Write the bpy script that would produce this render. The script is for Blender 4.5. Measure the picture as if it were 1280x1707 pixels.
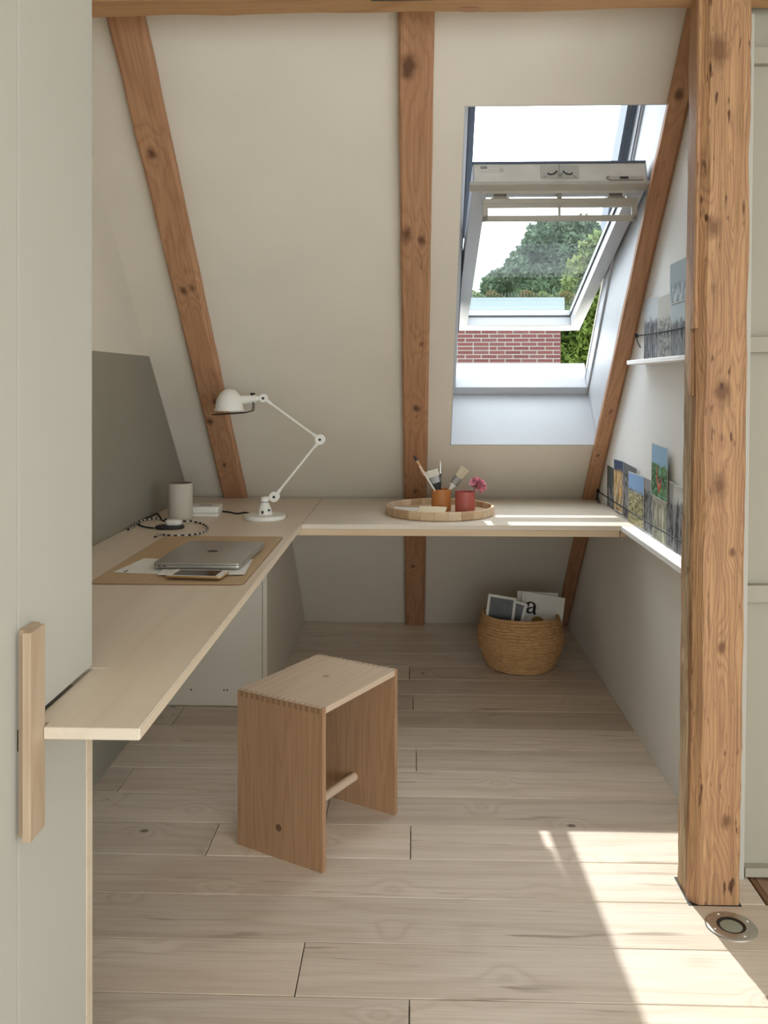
import bpy, bmesh, math, random
from mathutils import Vector, Matrix, noise as mnoise
random.seed(7)
for o in list(bpy.data.objects): bpy.data.objects.remove(o, do_unlink=True)
SC = bpy.context.scene
C = SC.collection
PI = math.pi
def R(d): return math.radians(d)

# ------------------------------------------------------------------ camera
CAMZ, FPX, HORIZ, VPX = 1.315, 1500.0, 637.0, 690.0
cam = bpy.data.cameras.new('camera'); cam.sensor_fit = 'HORIZONTAL'; cam.sensor_width = 36.0
cam.lens = FPX / 1280 * 36.0
cam.shift_y = -(853.5 - HORIZ) / 1280
cam.clip_start = .05; cam.clip_end = 500
camo = bpy.data.objects.new('camera', cam); C.objects.link(camo)
camo.location = (0, 0, CAMZ); camo.rotation_euler = (R(90), 0, math.atan((VPX - 640) / FPX))
SC.camera = camo

# ------------------------------------------------------------------ sky, sun, exposure
SKY = 3.9
w = bpy.data.worlds.new('sky'); SC.world = w; w.use_nodes = True
nt = w.node_tree; nt.nodes.clear()
wo = nt.nodes.new('ShaderNodeOutputWorld'); bg = nt.nodes.new('ShaderNodeBackground')
tc = nt.nodes.new('ShaderNodeTexCoord'); mp = nt.nodes.new('ShaderNodeMapping'); mp.inputs['Scale'].default_value = (1, 1, 2.2)
nz = nt.nodes.new('ShaderNodeTexNoise'); nz.inputs['Scale'].default_value = 2.6; nz.inputs['Detail'].default_value = 7
cr = nt.nodes.new('ShaderNodeValToRGB')
cr.color_ramp.elements[0].position = .36; cr.color_ramp.elements[0].color = (.74, .87, 1.0, 1)
cr.color_ramp.elements[1].position = .62; cr.color_ramp.elements[1].color = (.93, .965, 1.0, 1)
nt.links.new(tc.outputs['Generated'], mp.inputs[0]); nt.links.new(mp.outputs[0], nz.inputs['Vector'])
nt.links.new(nz.outputs[0], cr.inputs[0]); nt.links.new(cr.outputs[0], bg.inputs[0]); bg.inputs[1].default_value = SKY
nt.links.new(bg.outputs[0], wo.inputs[0])
SUN_A, SUN_B = .122, .89            # floor shift of a shadow per metre of height: +X, -Y
sl = bpy.data.lights.new('sun', 'SUN'); sl.energy = 3.5; sl.angle = R(.6); sl.color = (1.0, 1.0, .985)
so = bpy.data.objects.new('sun', sl); C.objects.link(so)
so.rotation_euler = Vector((SUN_A, -SUN_B, -1)).to_track_quat('-Z', 'Y').to_euler()
so.location = (0, 8, 9)
def portal(name, loc, d, sx, sy):
    l = bpy.data.lights.new(name, 'AREA'); l.shape = 'RECTANGLE'; l.size = sx; l.size_y = sy
    l.cycles.is_portal = True
    o = bpy.data.objects.new(name, l); C.objects.link(o); o.location = loc
    o.rotation_euler = Vector(d).to_track_quat('-Z', 'Y').to_euler()
portal('portal_skylight', (.47, 3.62, 1.89), (0, -1, -1), .66, 1.62)
portal('portal_side_fill', (3.45, -1.2, 1.30), (-1, 0, 0), 2.4, 2.1)  # this and the next two: sky portals of the added fill windows
portal('portal_near_fill', (1.4, -3.25, 1.30), (0, 1, 0), 3.7, 2.1)
portal('portal_roof_fill', (2.0, -1.6, 2.52), (0, 0, -1), 1.6, 1.6)
vs = SC.view_settings
vs.view_transform = 'Standard'; vs.look = 'None'; vs.gamma = 1; vs.use_curve_mapping = False; vs.exposure = 0.5

# ------------------------------------------------------------------ materials
def lin(r, g, b):
    f = lambda c: c / 12.92 if c <= .04045 else ((c + .055) / 1.055) ** 2.4
    return (f(r / 255), f(g / 255), f(b / 255), 1)
class N:
    def __init__(s, name):
        s.m = bpy.data.materials.new(name); s.m.use_nodes = True; s.t = s.m.node_tree; s.t.nodes.clear()
        s.out = s.t.nodes.new('ShaderNodeOutputMaterial'); s.b = s.t.nodes.new('ShaderNodeBsdfPrincipled')
        s.t.links.new(s.b.outputs[0], s.out.inputs[0])
    def n(s, k, **kw):
        x = s.t.nodes.new('ShaderNode' + k)
        for a, v in kw.items(): setattr(x, a, v)
        return x
    def l(s, a, b): s.t.links.new(a, b)
    def setin(s, x, v):
        if hasattr(v, 'is_linked') or isinstance(v, bpy.types.NodeSocket): s.l(v, x)
        else: x.default_value = v
    def math(s, op, a, b=0.0, c=0.0, clamp=False):
        x = s.n('Math', operation=op, use_clamp=clamp)
        for i, v in enumerate((a, b, c)): s.setin(x.inputs[i], v)
        return x.outputs[0]
    def coord(s, out='Object', scale=(1, 1, 1), rnd=False):
        t = s.n('TexCoord'); m = s.n('Mapping'); m.inputs['Scale'].default_value = scale
        src = t.outputs[out]
        if rnd:
            oi = s.n('ObjectInfo'); va = s.n('VectorMath', operation='ADD')
            mu = s.math('MULTIPLY', oi.outputs['Random'], 37.0)
            s.l(src, va.inputs[0]); s.l(mu, va.inputs[1]); src = va.outputs[0]
        s.l(src, m.inputs[0]); return m.outputs[0]
    def noise(s, vec, scale=5, detail=4, rough=.5, dist=0):
        x = s.n('TexNoise'); x.inputs['Scale'].default_value = scale; x.inputs['Detail'].default_value = detail
        x.inputs['Roughness'].default_value = rough; x.inputs['Distortion'].default_value = dist
        s.l(vec, x.inputs['Vector']); return x.outputs[0]
    def ramp(s, fac, stops, interp='LINEAR'):
        x = s.n('ValToRGB'); r = x.color_ramp; r.interpolation = interp
        while len(r.elements) < len(stops): r.elements.new(.5)
        for e, (p, c) in zip(r.elements, stops):
            e.position = p; e.color = c if len(c) == 4 else (*c, 1)
        s.l(fac, x.inputs[0]); return x.outputs[0]
    def mix(s, fac, a, b, mode='MIX'):
        x = s.n('Mix', data_type='RGBA', blend_type=mode)
        s.setin(x.inputs[0], fac); s.setin(x.inputs[6], a); s.setin(x.inputs[7], b); return x.outputs[2]
    def bump(s, h, strength=.2, dist=.002):
        x = s.n('Bump'); x.inputs['Strength'].default_value = strength; x.inputs['Distance'].default_value = dist
        s.l(h, x.inputs['Height']); s.l(x.outputs[0], s.b.inputs['Normal'])
    def fin(s, col, rough=.6, metal=0.0, spec=.5):
        s.setin(s.b.inputs['Base Color'], col); s.setin(s.b.inputs['Roughness'], rough)
        s.b.inputs['Metallic'].default_value = metal; s.b.inputs['Specular IOR Level'].default_value = spec
        return s.m
def plain(name, rgb, rough=.5, metal=0.0, var=.06, scale=30, bump=0.0, spec=.5):
    k = N(name); v = k.coord('Object'); nn = k.noise(v, scale, 4)
    c = lin(*rgb); d = tuple(x * (1 - var) for x in c[:3]) + (1,); e = tuple(min(1, x * (1 + var)) for x in c[:3]) + (1,)
    col = k.ramp(nn, [(.3, d), (.7, e)])
    if bump: k.bump(nn, bump, .001)
    return k.fin(col, rough, metal, spec)
def wood(name, light, mid, dark, grain='X', lf=3.0, K=9.0, stretch=9.0, fibre=.35, knot=3.0, knotr=.11, rough=.6,
         bump=.25, ringc=.55, rnd=True, vary=0.0, pits=0.0, knotcol=None, kn_at=None, pitsc=(70, 16)):
    k = N(name)
    ax = 'XYZ'.index(grain)
    def sc(a, b):
        v = [a, a, a]; v[ax] = b; return tuple(v)
    base = k.coord('Object', (1, 1, 1), rnd)
    def mapped(s):
        m = k.n('Mapping'); m.inputs['Scale'].default_value = s; k.l(base, m.inputs[0]); return m.outputs[0]
    low = k.noise(mapped(sc(lf, lf / stretch)), 1.0, 2.0, .45, .3)
    vo = k.n('TexVoronoi'); vo.inputs['Scale'].default_value = knot; k.l(mapped(sc(1.0, .8)), vo.inputs['Vector'])
    d = vo.outputs['Distance']
    kn = k.math('MULTIPLY', d, 1.0 / knotr)
    if kn_at:
        tco = k.n('TexCoord'); wob = k.n('TexNoise'); wob.inputs['Scale'].default_value = 26; k.l(tco.outputs['Object'], wob.inputs['Vector'])
        for kx, ky, kz, kr in kn_at:
            sb = k.n('VectorMath', operation='SUBTRACT'); k.l(tco.outputs['Object'], sb.inputs[0]); sb.inputs[1].default_value = (kx, ky, kz)
            ms_ = k.n('VectorMath', operation='MULTIPLY'); k.l(sb.outputs[0], ms_.inputs[0]); sv = [1 / kr] * 3; sv[ax] = .62 / kr; ms_.inputs[1].default_value = sv
            ln = k.n('VectorMath', operation='LENGTH'); k.l(ms_.outputs[0], ln.inputs[0])
            kn = k.math('MINIMUM', kn, k.math('ADD', ln.outputs['Value'], k.math('MULTIPLY', k.math('SUBTRACT', wob.outputs[0], .5), 1.0)))
    kn2 = k.math('MULTIPLY', kn, kn)
    ex = k.math('POWER', 2.718, k.math('MULTIPLY', kn2, -.16 if kn_at else -.35))
    ph = k.math('ADD', k.math('MULTIPLY', low, K), k.math('MULTIPLY', ex, 2.2))
    ring = k.math('PINGPONG', ph, .5)
    ring = k.math('MULTIPLY', ring, 2.0)
    ringm = k.math('POWER', ring, 2.2)
    fib = k.noise(mapped(sc(190, 4.0)), 1.0, 3.0, .6)
    big = k.noise(mapped(sc(14 if pits > .9 else 5, 1.2)), 1.0, 3.0, .5)
    col = k.mix(k.math('MULTIPLY', ringm, ringc), lin(*light), lin(*mid))
    col = k.mix(k.math('MULTIPLY', k.math('SUBTRACT', fib, .40, clamp=True), fibre * 3.0, clamp=True), col, lin(*dark))
    col = k.mix(k.math('MULTIPLY', k.math('SUBTRACT', big, .48, clamp=True), 1.6, clamp=True), col, lin(*mid))
    core = k.ramp(kn, [(.30, (1, 1, 1, 1)), (.95 if kn_at else .62, (0, 0, 0, 1))])
    col = k.mix(k.math('MULTIPLY', core, .85), col, lin(*(knotcol or dark)))
    if pits:
        pn = k.noise(mapped(sc(*pitsc)), 1.0, 2.0, .5)
        pm = k.ramp(pn, [(.62, (0, 0, 0, 1)), (.70, (1, 1, 1, 1))])
        pmask = k.ramp(k.noise(mapped(sc(6, 2.0)), 1.0, 2.0), [(.45, (0, 0, 0, 1)), (.6, (1, 1, 1, 1))])
        pp = k.math('MULTIPLY', k.math('MULTIPLY', pm, pmask), pits)
        col = k.mix(pp, col, lin(*dark))
    if vary:
        oi = k.n('ObjectInfo'); hs = k.n('HueSaturation')
        hs.inputs['Value'].default_value = 1
        k.l(k.math('ADD', 1 - vary / 2, k.math('MULTIPLY', oi.outputs['Random'], vary)), hs.inputs['Value'])
        k.l(col, hs.inputs['Color']); col = hs.outputs[0]
    if bump: k.bump(k.math('ADD', fib, k.math('MULTIPLY', ringm, .5)), bump, .0015)
    return k.fin(col, rough, 0, .35)

M = {}
def plaster(name, rgb, b=.10, var=.03):
    k = N(name); v = k.coord('Object')
    n1 = k.noise(v, 3.0, 5, .55); n2 = k.noise(v, 60, 4, .6)
    c = lin(*rgb)
    col = k.ramp(n1, [(.3, tuple(x * (1 - var) for x in c[:3])), (.7, tuple(min(1, x * (1 + var)) for x in c[:3]))])
    k.bump(k.math('ADD', k.math('MULTIPLY', n1, 3.0), n2), b, .003)
    return k.fin(col, .85, 0, .25)
M['plaster'] = plaster('white_plaster', (226, 217, 202))
M['white_paint'] = plain('white_paint', (190, 190, 192), .45, var=.012, scale=6, bump=.03)
M['ledge'] = plain('ledge_white', (240, 239, 237), .45, var=.012, scale=6)
M['wallpaint'] = plaster('white_wall_paint', (246, 245, 243), .06, .012)
M['grey'] = plaster('grey_wall_paint', (150, 144, 130), .05, .02)
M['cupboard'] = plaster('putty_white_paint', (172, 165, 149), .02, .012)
M['cab'] = plaster('warm_white_lacquer', (194, 190, 179), .02, .012)
M['cab_case'] = plain('warm_white_board', (216, 205, 188), .5, var=.015, scale=5)
M['floor_base'] = plain('subfloor', (96, 74, 58), .8)
M['plank'] = wood('whitewashed_oak', (230, 215, 198), (202, 181, 159), (128, 100, 80), 'X', 5.0, 8.0, 12, .24, 5.0, .105, .42, .12, .45, True, .24, .55, (112, 92, 80), None, (34, 3.2))
M['brown_board'] = wood('brown_floor_board', (160, 128, 106), (140, 106, 84), (96, 66, 50), 'Y', 6, 8, 10, .3, 2.5, .08, .5, .1, .4)
RW = ((190, 144, 108), (156, 108, 76), (92, 58, 38))
def raf(name, kn): return wood(name, *RW, 'Z', 8.0, 17.0, 13.0, .32, 3.4, .06, .62, .35, .52, True, .06, .35, (84, 54, 36), kn)
M['rafter'] = raf('pine_rafter_knot', None)
M['rafter0'] = raf('pine_rafter_left', [(-.012, .03, 2.92, .020), (-.012, .03, 2.36, .018), (.022, .03, 2.37, .018), (.010, .03, 1.78, .018), (-.030, .03, 1.66, .022), (-.01, .03, 1.38, .014)])
M['rafter1'] = raf('pine_rafter_middle', [(-.022, .03, 3.20, .034), (-.030, .03, 2.60, .026), (.020, .03, 2.58, .020), (.024, .03, 2.10, .013), (.004, .03, 1.74, .022), (.0, .03, 1.20, .018), (-.01, .03, .6, .015)])
M['rafter2'] = raf('pine_rafter_right', [(-.01, .03, 3.1, .02), (.0, .03, 1.72, .014), (-.012, .03, 1.45, .012)])
M['post'] = wood('old_pine_post', (194, 150, 108), (148, 102, 78), (88, 56, 38), 'Z', 11.0, 30.0, 15.0, .50, 4.0, .07, .62, .8, .55, True, 0, 1.0, (112, 76, 50),
                 [(-.020, -.059, 2.16, .034), (-.030, -.059, 1.71, .024), (.0, -.059, 1.30, .030), (-.006, -.059, 1.06, .030), (.006, -.059, .66, .014), (.03, -.059, .9, .010), (.024, -.059, .22, .018)])
M['post_rough'] = wood('weathered_post_edge', (196, 172, 140), (150, 118, 86), (92, 66, 44), 'Z', 12, 8, 9, .6, 6, .1, .8, 1.0, .6, True, 0, .8)
M['desk'] = wood('pale_maple_desk', (228, 212, 192), (214, 194, 170), (186, 160, 134), 'Y', 4, 5, 14, .10, 1.2, .05, .42, .05, .35, True)
M['desk_x'] = wood('pale_maple_worktop', (226, 213, 196), (212, 195, 174), (186, 162, 138), 'X', 4, 5, 14, .10, 1.2, .05, .40, .05, .35, True)
M['desk_edge'] = wood('maple_edge_strip', (220, 196, 164), (204, 170, 132), (178, 138, 104), 'X', 8, 6, 14, .15, 1.2, .05, .5, .08, .5, True)
M['desk_edge_y'] = wood('maple_edge_strip_long', (226, 208, 184), (212, 190, 162), (182, 150, 120), 'Y', 8, 6, 14, .12, 1.2, .05, .5, .05, .4, True)
M['stool'] = wood('spruce_shaded_side', (176, 138, 104), (152, 112, 82), (116, 80, 56), 'Z', 18, 7, 16, .25, 1.3, .03, .55, .18, .5, True)  # side panels darker than the seat, their shade put into the colour
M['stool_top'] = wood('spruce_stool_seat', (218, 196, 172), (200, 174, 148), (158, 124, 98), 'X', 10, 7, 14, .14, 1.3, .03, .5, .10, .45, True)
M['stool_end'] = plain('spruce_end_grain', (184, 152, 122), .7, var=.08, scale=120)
M['tooth_side'] = plain('shaded_end_grain', (146, 110, 80), .7, var=.06, scale=120)  # end grain on the sides, darkened along with the shaded panels
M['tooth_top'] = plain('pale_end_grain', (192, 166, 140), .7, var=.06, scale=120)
M['rod_end'] = plain('brown_rod_end', (108, 78, 54), .7, var=.08, scale=200)
M['handle'] = wood('oak_handle', (196, 172, 146), (176, 146, 120), (140, 108, 84), 'Z', 12, 6, 12, .2, 1, .03, .55, .1, .4)
M['tray'] = wood('acacia_tray', (206, 180, 148), (178, 144, 108), (132, 96, 68), 'X', 9, 6, 10, .2, 1.4, .04, .5, .1, .5, True)
M['white_metal'] = plain('white_enamel', (238, 234, 224), .28, var=.015, scale=10)
M['black_metal'] = plain('black_metal', (28, 26, 25), .45)
M['black_plastic'] = plain('black_plastic', (34, 31, 30), .5)
M['black_cord'] = plain('black_cord', (26, 24, 24), .8, var=.3, scale=300)
M['white_cord'] = plain('white_cord', (208, 200, 186), .8, var=.1, scale=300)
M['alu'] = plain('brushed_aluminium', (178, 174, 166), .38, .75, var=.03, scale=50)
M['alu_dark'] = plain('dark_port', (42, 40, 38), .5)
M['steel'] = plain('stainless_steel', (186, 182, 174), .30, .85, var=.05, scale=60)
M['gold'] = plain('champagne_gold', (186, 152, 104), .35, .7)
M['white_plastic'] = plain('white_plastic', (232, 227, 218), .35, var=.012)
M['screen'] = plain('dark_glass', (38, 34, 33), .12)
M['leather'] = plain('tan_desk_mat', (190, 161, 124), .62, var=.05, scale=90, bump=.05)
M['leather_edge'] = plain('brown_mat_edge', (122, 88, 60), .7)
M['paper'] = plain('white_paper', (232, 228, 220), .8, var=.015, scale=12)
M['ink'] = plain('black_ink', (30, 28, 28), .8)
M['cream_paper'] = plain('cream_paper', (224, 206, 174), .8, var=.03)
M['concrete'] = plaster('light_concrete_fabric', (196, 186, 172), .10, .06)
M['grille'] = plain('grey_mesh_top', (120, 104, 92), .8, var=.15, scale=400)
M['ochre'] = plain('ochre_ceramic', (186, 118, 60), .55, var=.05, scale=50)
M['terracotta'] = plain('brick_red_ceramic', (178, 92, 82), .5, var=.04, scale=50)
M['pink'] = plain('pink_petal', (232, 150, 168), .7, var=.22, scale=140)
M['green'] = plain('green_stem', (74, 96, 52), .6)
M['bristle_white'] = plain('white_bristle', (222, 214, 200), .8, var=.12, scale=260)
M['bristle_cream'] = plain('cream_bristle', (206, 194, 164), .8, var=.14, scale=260)
M['bristle_grey'] = plain('grey_ferrule', (128, 124, 118), .35, .6, var=.06, scale=80)
M['pinkwood'] = plain('pale_pink_wood', (226, 196, 178), .5)
M['brushwood'] = plain('light_brush_wood', (206, 164, 116), .5)
k = N('seagrass'); v = k.coord('Object'); vm = k.n('Mapping'); vm.inputs['Scale'].default_value = (40, 40, 260); k.l(v, vm.inputs[0])
n1 = k.noise(vm.outputs[0], 1.0, 4, .6); n2 = k.noise(v, 22, 4, .6)
c = k.mix(n2, lin(210, 164, 116), lin(170, 120, 78)); c = k.mix(k.ramp(n1, [(.35, (0, 0, 0, 1)), (.65, (1, 1, 1, 1))]), c, lin(222, 180, 128))
k.bump(n1, .6, .003); M['seagrass'] = k.fin(c, .85, 0, .2)
# clear window glass: transparent with a Fresnel mirror, so that sun passes
k = N('window_glass'); k.t.nodes.remove(k.b)
tr = k.n('BsdfTransparent'); tr.inputs[0].default_value = (.955, .975, .972, 1)
gl = k.n('BsdfGlossy'); gl.inputs['Roughness'].default_value = .02
lw = k.n('LayerWeight'); mx = k.n('MixShader')
p5 = k.math('POWER', lw.outputs['Facing'], 5.0)
k.l(k.math('ADD', k.math('MULTIPLY', p5, .9), .04), mx.inputs[0]); k.l(tr.outputs[0], mx.inputs[1]); k.l(gl.outputs[0], mx.inputs[2]); k.l(mx.outputs[0], k.out.inputs[0])
M['glass'] = k.m
M['frost'] = plain('greenish_lens', (150, 154, 138), .25, var=.05)
M['frame_grey'] = plain('blue_grey_cladding', (88, 96, 108), .5, .2)
M['gasket'] = plain('dark_gasket', (58, 58, 58), .6)
M['win_white'] = plain('white_window_lacquer', (188, 189, 192), .35, var=.01, scale=5)
M['worn_white'] = plain('worn_white_rail', (206, 200, 188), .5, var=.07, scale=14)
M['vent_grey'] = plain('vent_flap_grey', (178, 172, 160), .45, var=.04, scale=20)
M['mortar'] = plain('white_mortar', (124, 116, 110), .9, var=.08, scale=20)
k = N('red_brick'); v = k.coord('Object', rnd=True); n1 = k.noise(v, 18, 5, .6); oi = k.n('ObjectInfo')
c = k.ramp(oi.outputs['Random'], [(0, lin(70, 40, 35)), (.5, lin(80, 47, 41)), (1, lin(76, 52, 48))])
c = k.mix(k.math('MULTIPLY', n1, .3), c, lin(92, 62, 56)); k.bump(n1, .5, .01); M['brick'] = k.fin(c, .9, 0, .2)
M['coping'] = plain('pale_metal_coping', (120, 130, 132), .5, .2)
M['lawn'] = plain('lawn', (58, 72, 40), .9, var=.3, scale=3)
M['bark'] = plain('tree_bark', (70, 58, 46), .9, var=.3, scale=8, bump=.5)
def leafmat(name, a, b):
    k = N(name); v = k.coord('Object'); n1 = k.noise(v, .9, 4, .6); n2 = k.noise(v, 9, 2)
    c = k.mix(k.ramp(k.math('ADD', k.math('MULTIPLY', n1, .6), k.math('MULTIPLY', n2, .4)), [(.35, (0, 0, 0, 1)), (.65, (1, 1, 1, 1))]), lin(*a), lin(*b))
    k.fin(c, .7, 0, .2)
    tl = k.n('BsdfTranslucent'); k.setin(tl.inputs[0], c); ms = k.n('MixShader'); ms.inputs[0].default_value = .3
    k.l(k.b.outputs[0], ms.inputs[1]); k.l(tl.outputs[0], ms.inputs[2]); k.l(ms.outputs[0], k.out.inputs[0]); return k.m
M['leaf1'] = leafmat('linden_leaf', (62, 78, 62), (100, 116, 88))
M['leaf2'] = leafmat('deep_green_leaf', (40, 58, 26), (104, 122, 50))  # dark green and yellow-green mixed by noise
M['leaf3'] = leafmat('yellow_green_leaf', (84, 102, 62), (128, 138, 86))
M['leaf4'] = leafmat('reddish_leaf', (104, 70, 52), (92, 100, 54))

# ------------------------------------------------------------------ mesh helpers
def box(bm, x0, x1, y0, y1, z0, z1, mi=0):
    vs_ = [bm.verts.new((x, y, z)) for x in (x0, x1) for y in (y0, y1) for z in (z0, z1)]
    fs = []
    for q in ((0, 1, 3, 2), (4, 6, 7, 5), (0, 4, 5, 1), (2, 3, 7, 6), (0, 2, 6, 4), (1, 5, 7, 3)):
        f = bm.faces.new([vs_[i] for i in q]); f.material_index = mi; fs.append(f)
    return vs_
def bevel(bm, w=.002, seg=2, ang=35):
    bmesh.ops.remove_doubles(bm, verts=bm.verts, dist=1e-6)
    es = [e for e in bm.edges if len(e.link_faces) == 2 and e.calc_face_angle(0) > R(ang)]
    bmesh.ops.bevel(bm, geom=es, offset=w, segments=seg, affect='EDGES', profile=.5)
def lathe(bm, prof, n=40, c=(0, 0, 0), mi=0, fn=None):
    rings = []
    for r, z in prof:
        if r < 1e-6: rings.append([bm.verts.new((c[0], c[1], c[2] + z))])
        else:
            rg = []
            for i in range(n):
                a = 2 * PI * i / n; rr, zz = (r, z) if fn is None else fn(r, z, a)
                rg.append(bm.verts.new((c[0] + rr * math.cos(a), c[1] + rr * math.sin(a), c[2] + zz)))
            rings.append(rg)
    for A, B in zip(rings, rings[1:]):
        for i in range(n):
            j = (i + 1) % n
            if len(A) == 1 and len(B) == 1: continue
            if len(A) == 1: f = bm.faces.new((A[0], B[i], B[j]))
            elif len(B) == 1: f = bm.faces.new((A[i], A[j], B[0]))
            else: f = bm.faces.new((A[i], A[j], B[j], B[i]))
            f.material_index = mi
def tube(bm, pts, r, n=10, closed=False, mi=None, cap=True):
    pts = [Vector(p) for p in pts]; m = len(pts); rings = []
    rr = r if isinstance(r, (list, tuple)) else [r] * m
    up = None
    for i, p in enumerate(pts):
        if closed: t = pts[(i + 1) % m] - pts[i - 1]
        else: t = pts[min(i + 1, m - 1)] - pts[max(i - 1, 0)]
        t.normalize()
        if up is None:
            up = Vector((0, 0, 1)) if abs(t.z) < .9 else Vector((1, 0, 0))
        up = (up - t * up.dot(t)).normalized(); s = t.cross(up)
        rings.append([bm.verts.new(p + (up * math.cos(2 * PI * j / n) + s * math.sin(2 * PI * j / n)) * rr[i]) for j in range(n)])
    for i in range(m if closed else m - 1):
        A, B = rings[i], rings[(i + 1) % m]
        for j in range(n):
            f = bm.faces.new((A[j], A[(j + 1) % n], B[(j + 1) % n], B[j]))
            if mi: f.material_index = mi(i)
    if cap and not closed:
        bm.faces.new(rings[0]); bm.faces.new(rings[-1][::-1])
def cyl(bm, a, b, r, n=20, r2=None): tube(bm, [a, b], [r, r if r2 is None else r2], n)
def prism(bm, poly, z0, z1, mi=0):
    A = [bm.verts.new((x, y, z0)) for x, y in poly]; B = [bm.verts.new((x, y, z1)) for x, y in poly]
    n = len(poly)
    bm.faces.new(A[::-1]).material_index = mi; bm.faces.new(B).material_index = mi
    for i in range(n): bm.faces.new((A[i], A[(i + 1) % n], B[(i + 1) % n], B[i])).material_index = mi
def rrect(x0, x1, y0, y1, r, n=6):
    out = []
    for cx, cy, a0 in ((x1 - r, y1 - r, 0), (x0 + r, y1 - r, 90), (x0 + r, y0 + r, 180), (x1 - r, y0 + r, 270)):
        for i in range(n + 1):
            a = R(a0 + 90 * i / n); out.append((cx + r * math.cos(a), cy + r * math.sin(a)))
    return out
def spline(pts, n=8):
    P = [Vector(p) for p in pts]; P = [P[0] * 2 - P[1]] + P + [P[-1] * 2 - P[-2]]; out = []
    for i in range(1, len(P) - 2):
        for j in range(n):
            t = j / n
            out.append(.5 * ((2 * P[i]) + (-P[i - 1] + P[i + 1]) * t + (2 * P[i - 1] - 5 * P[i] + 4 * P[i + 1] - P[i + 2]) * t * t + (-P[i - 1] + 3 * P[i] - 3 * P[i + 1] + P[i + 2]) * t ** 3))
    out.append(P[-2]); return out
def obj(name, bm, mat, parent=None, loc=None, rot=None, smooth=False, mw=None, label=None):
    if not isinstance(bm, bpy.types.Mesh):
        bmesh.ops.recalc_face_normals(bm, faces=bm.faces)
        me = bpy.data.meshes.new(name); bm.to_mesh(me); bm.free()
        for m_ in (mat if isinstance(mat, (list, tuple)) else [mat]): me.materials.append(M[m_] if isinstance(m_, str) else m_)
        if smooth:
            me.polygons.foreach_set('use_smooth', [True] * len(me.polygons))
            if smooth is not True: me.set_sharp_from_angle(angle=R(smooth))
    else: me = bm
    o = bpy.data.objects.new(name, me); C.objects.link(o)
    if parent: o.parent = parent
    if loc: o.location = loc
    if rot: o.rotation_euler = rot
    if mw: o.matrix_world = mw
    if label: o['label'] = label
    return o
def tag(o, label, cat, group=None, kind=None):
    o['label'] = label; o['category'] = cat
    if group: o['group'] = group
    if kind: o['kind'] = kind
    return o
def empty(name, loc=(0, 0, 0), rz=0, mw=None):
    o = bpy.data.objects.new(name, None); C.objects.link(o); o.empty_display_size = .05
    o.location = loc; o.rotation_euler = (0, 0, rz)
    if mw: o.matrix_world = mw
    return o
def B(): return bmesh.new()
def bb(x0, x1, y0, y1, z0, z1, bw=.002, seg=2):
    b = B(); box(b, x0, x1, y0, y1, z0, z1)
    if bw: bevel(b, bw, seg)
    return b
def frame(ox, ax, ay, az):
    m = Matrix.Identity(4)
    for i, a in enumerate((ax, ay, az)):
        for j in range(3): m[j][i] = a[j]
    for j in range(3): m[j][3] = ox[j]
    return m
def lathe_to(bm, prof, frm, n=24):
    b2 = B(); lathe(b2, prof, n); b2.transform(frm)
    me = bpy.data.meshes.new('tmp'); b2.to_mesh(me); b2.free(); bm.from_mesh(me); bpy.data.meshes.remove(me)
def axis_frame(o, d):
    q = Vector(d).to_track_quat('Z', 'Y').to_matrix().to_4x4(); return Matrix.Translation(o) @ q

# key planes of the room
SY = 4.92                       # the sloped wall meets the floor here: Y = SY - z
XR, XL, ZD = .83, -1.04, .785   # right wall, grey wall, desk height
s2 = math.sqrt(.5)
slopeM = frame((0, SY, 0), (1, 0, 0), (0, -s2, s2), (0, s2, s2))   # local: x, up the slope, outward
HX0, HX1, HS0, HS1 = .155, .787, 1.476, 3.055                      # skylight opening

# ------------------------------------------------------------------ the setting
b = B(); TH = .44
for x0, x1, a0, a1 in ((-2.1, HX0, -.5, 3.75), (HX1, 3.5, -.5, 3.75), (HX0, HX1, -.5, HS0), (HX0, HX1, HS1, 3.75)):
    box(b, x0, x1, a0, a1, 0, TH)
bmesh.ops.remove_doubles(b, verts=b.verts, dist=1e-5)
wb = obj('wall_back', b, 'plaster', mw=slopeM); tag(wb, 'sloping white plastered attic wall with the skylight opening', 'wall', kind='structure')
# white boards lining the skylight reveal
for nm, bx in (('reveal_board', (HX0 - .0, HX0 + .004, HS0, HS1, .001, .30)), ('reveal_board', (HX1 - .004, HX1, HS0, HS1, .001, .30)),
               ('reveal_board', (HX0, HX1, HS0, HS0 + .004, .001, .30)), ('reveal_board', (HX0, HX1, HS1 - .004, HS1, .001, .30))):
    obj(nm, bb(*bx, bw=0), 'white_paint', wb)

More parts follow.
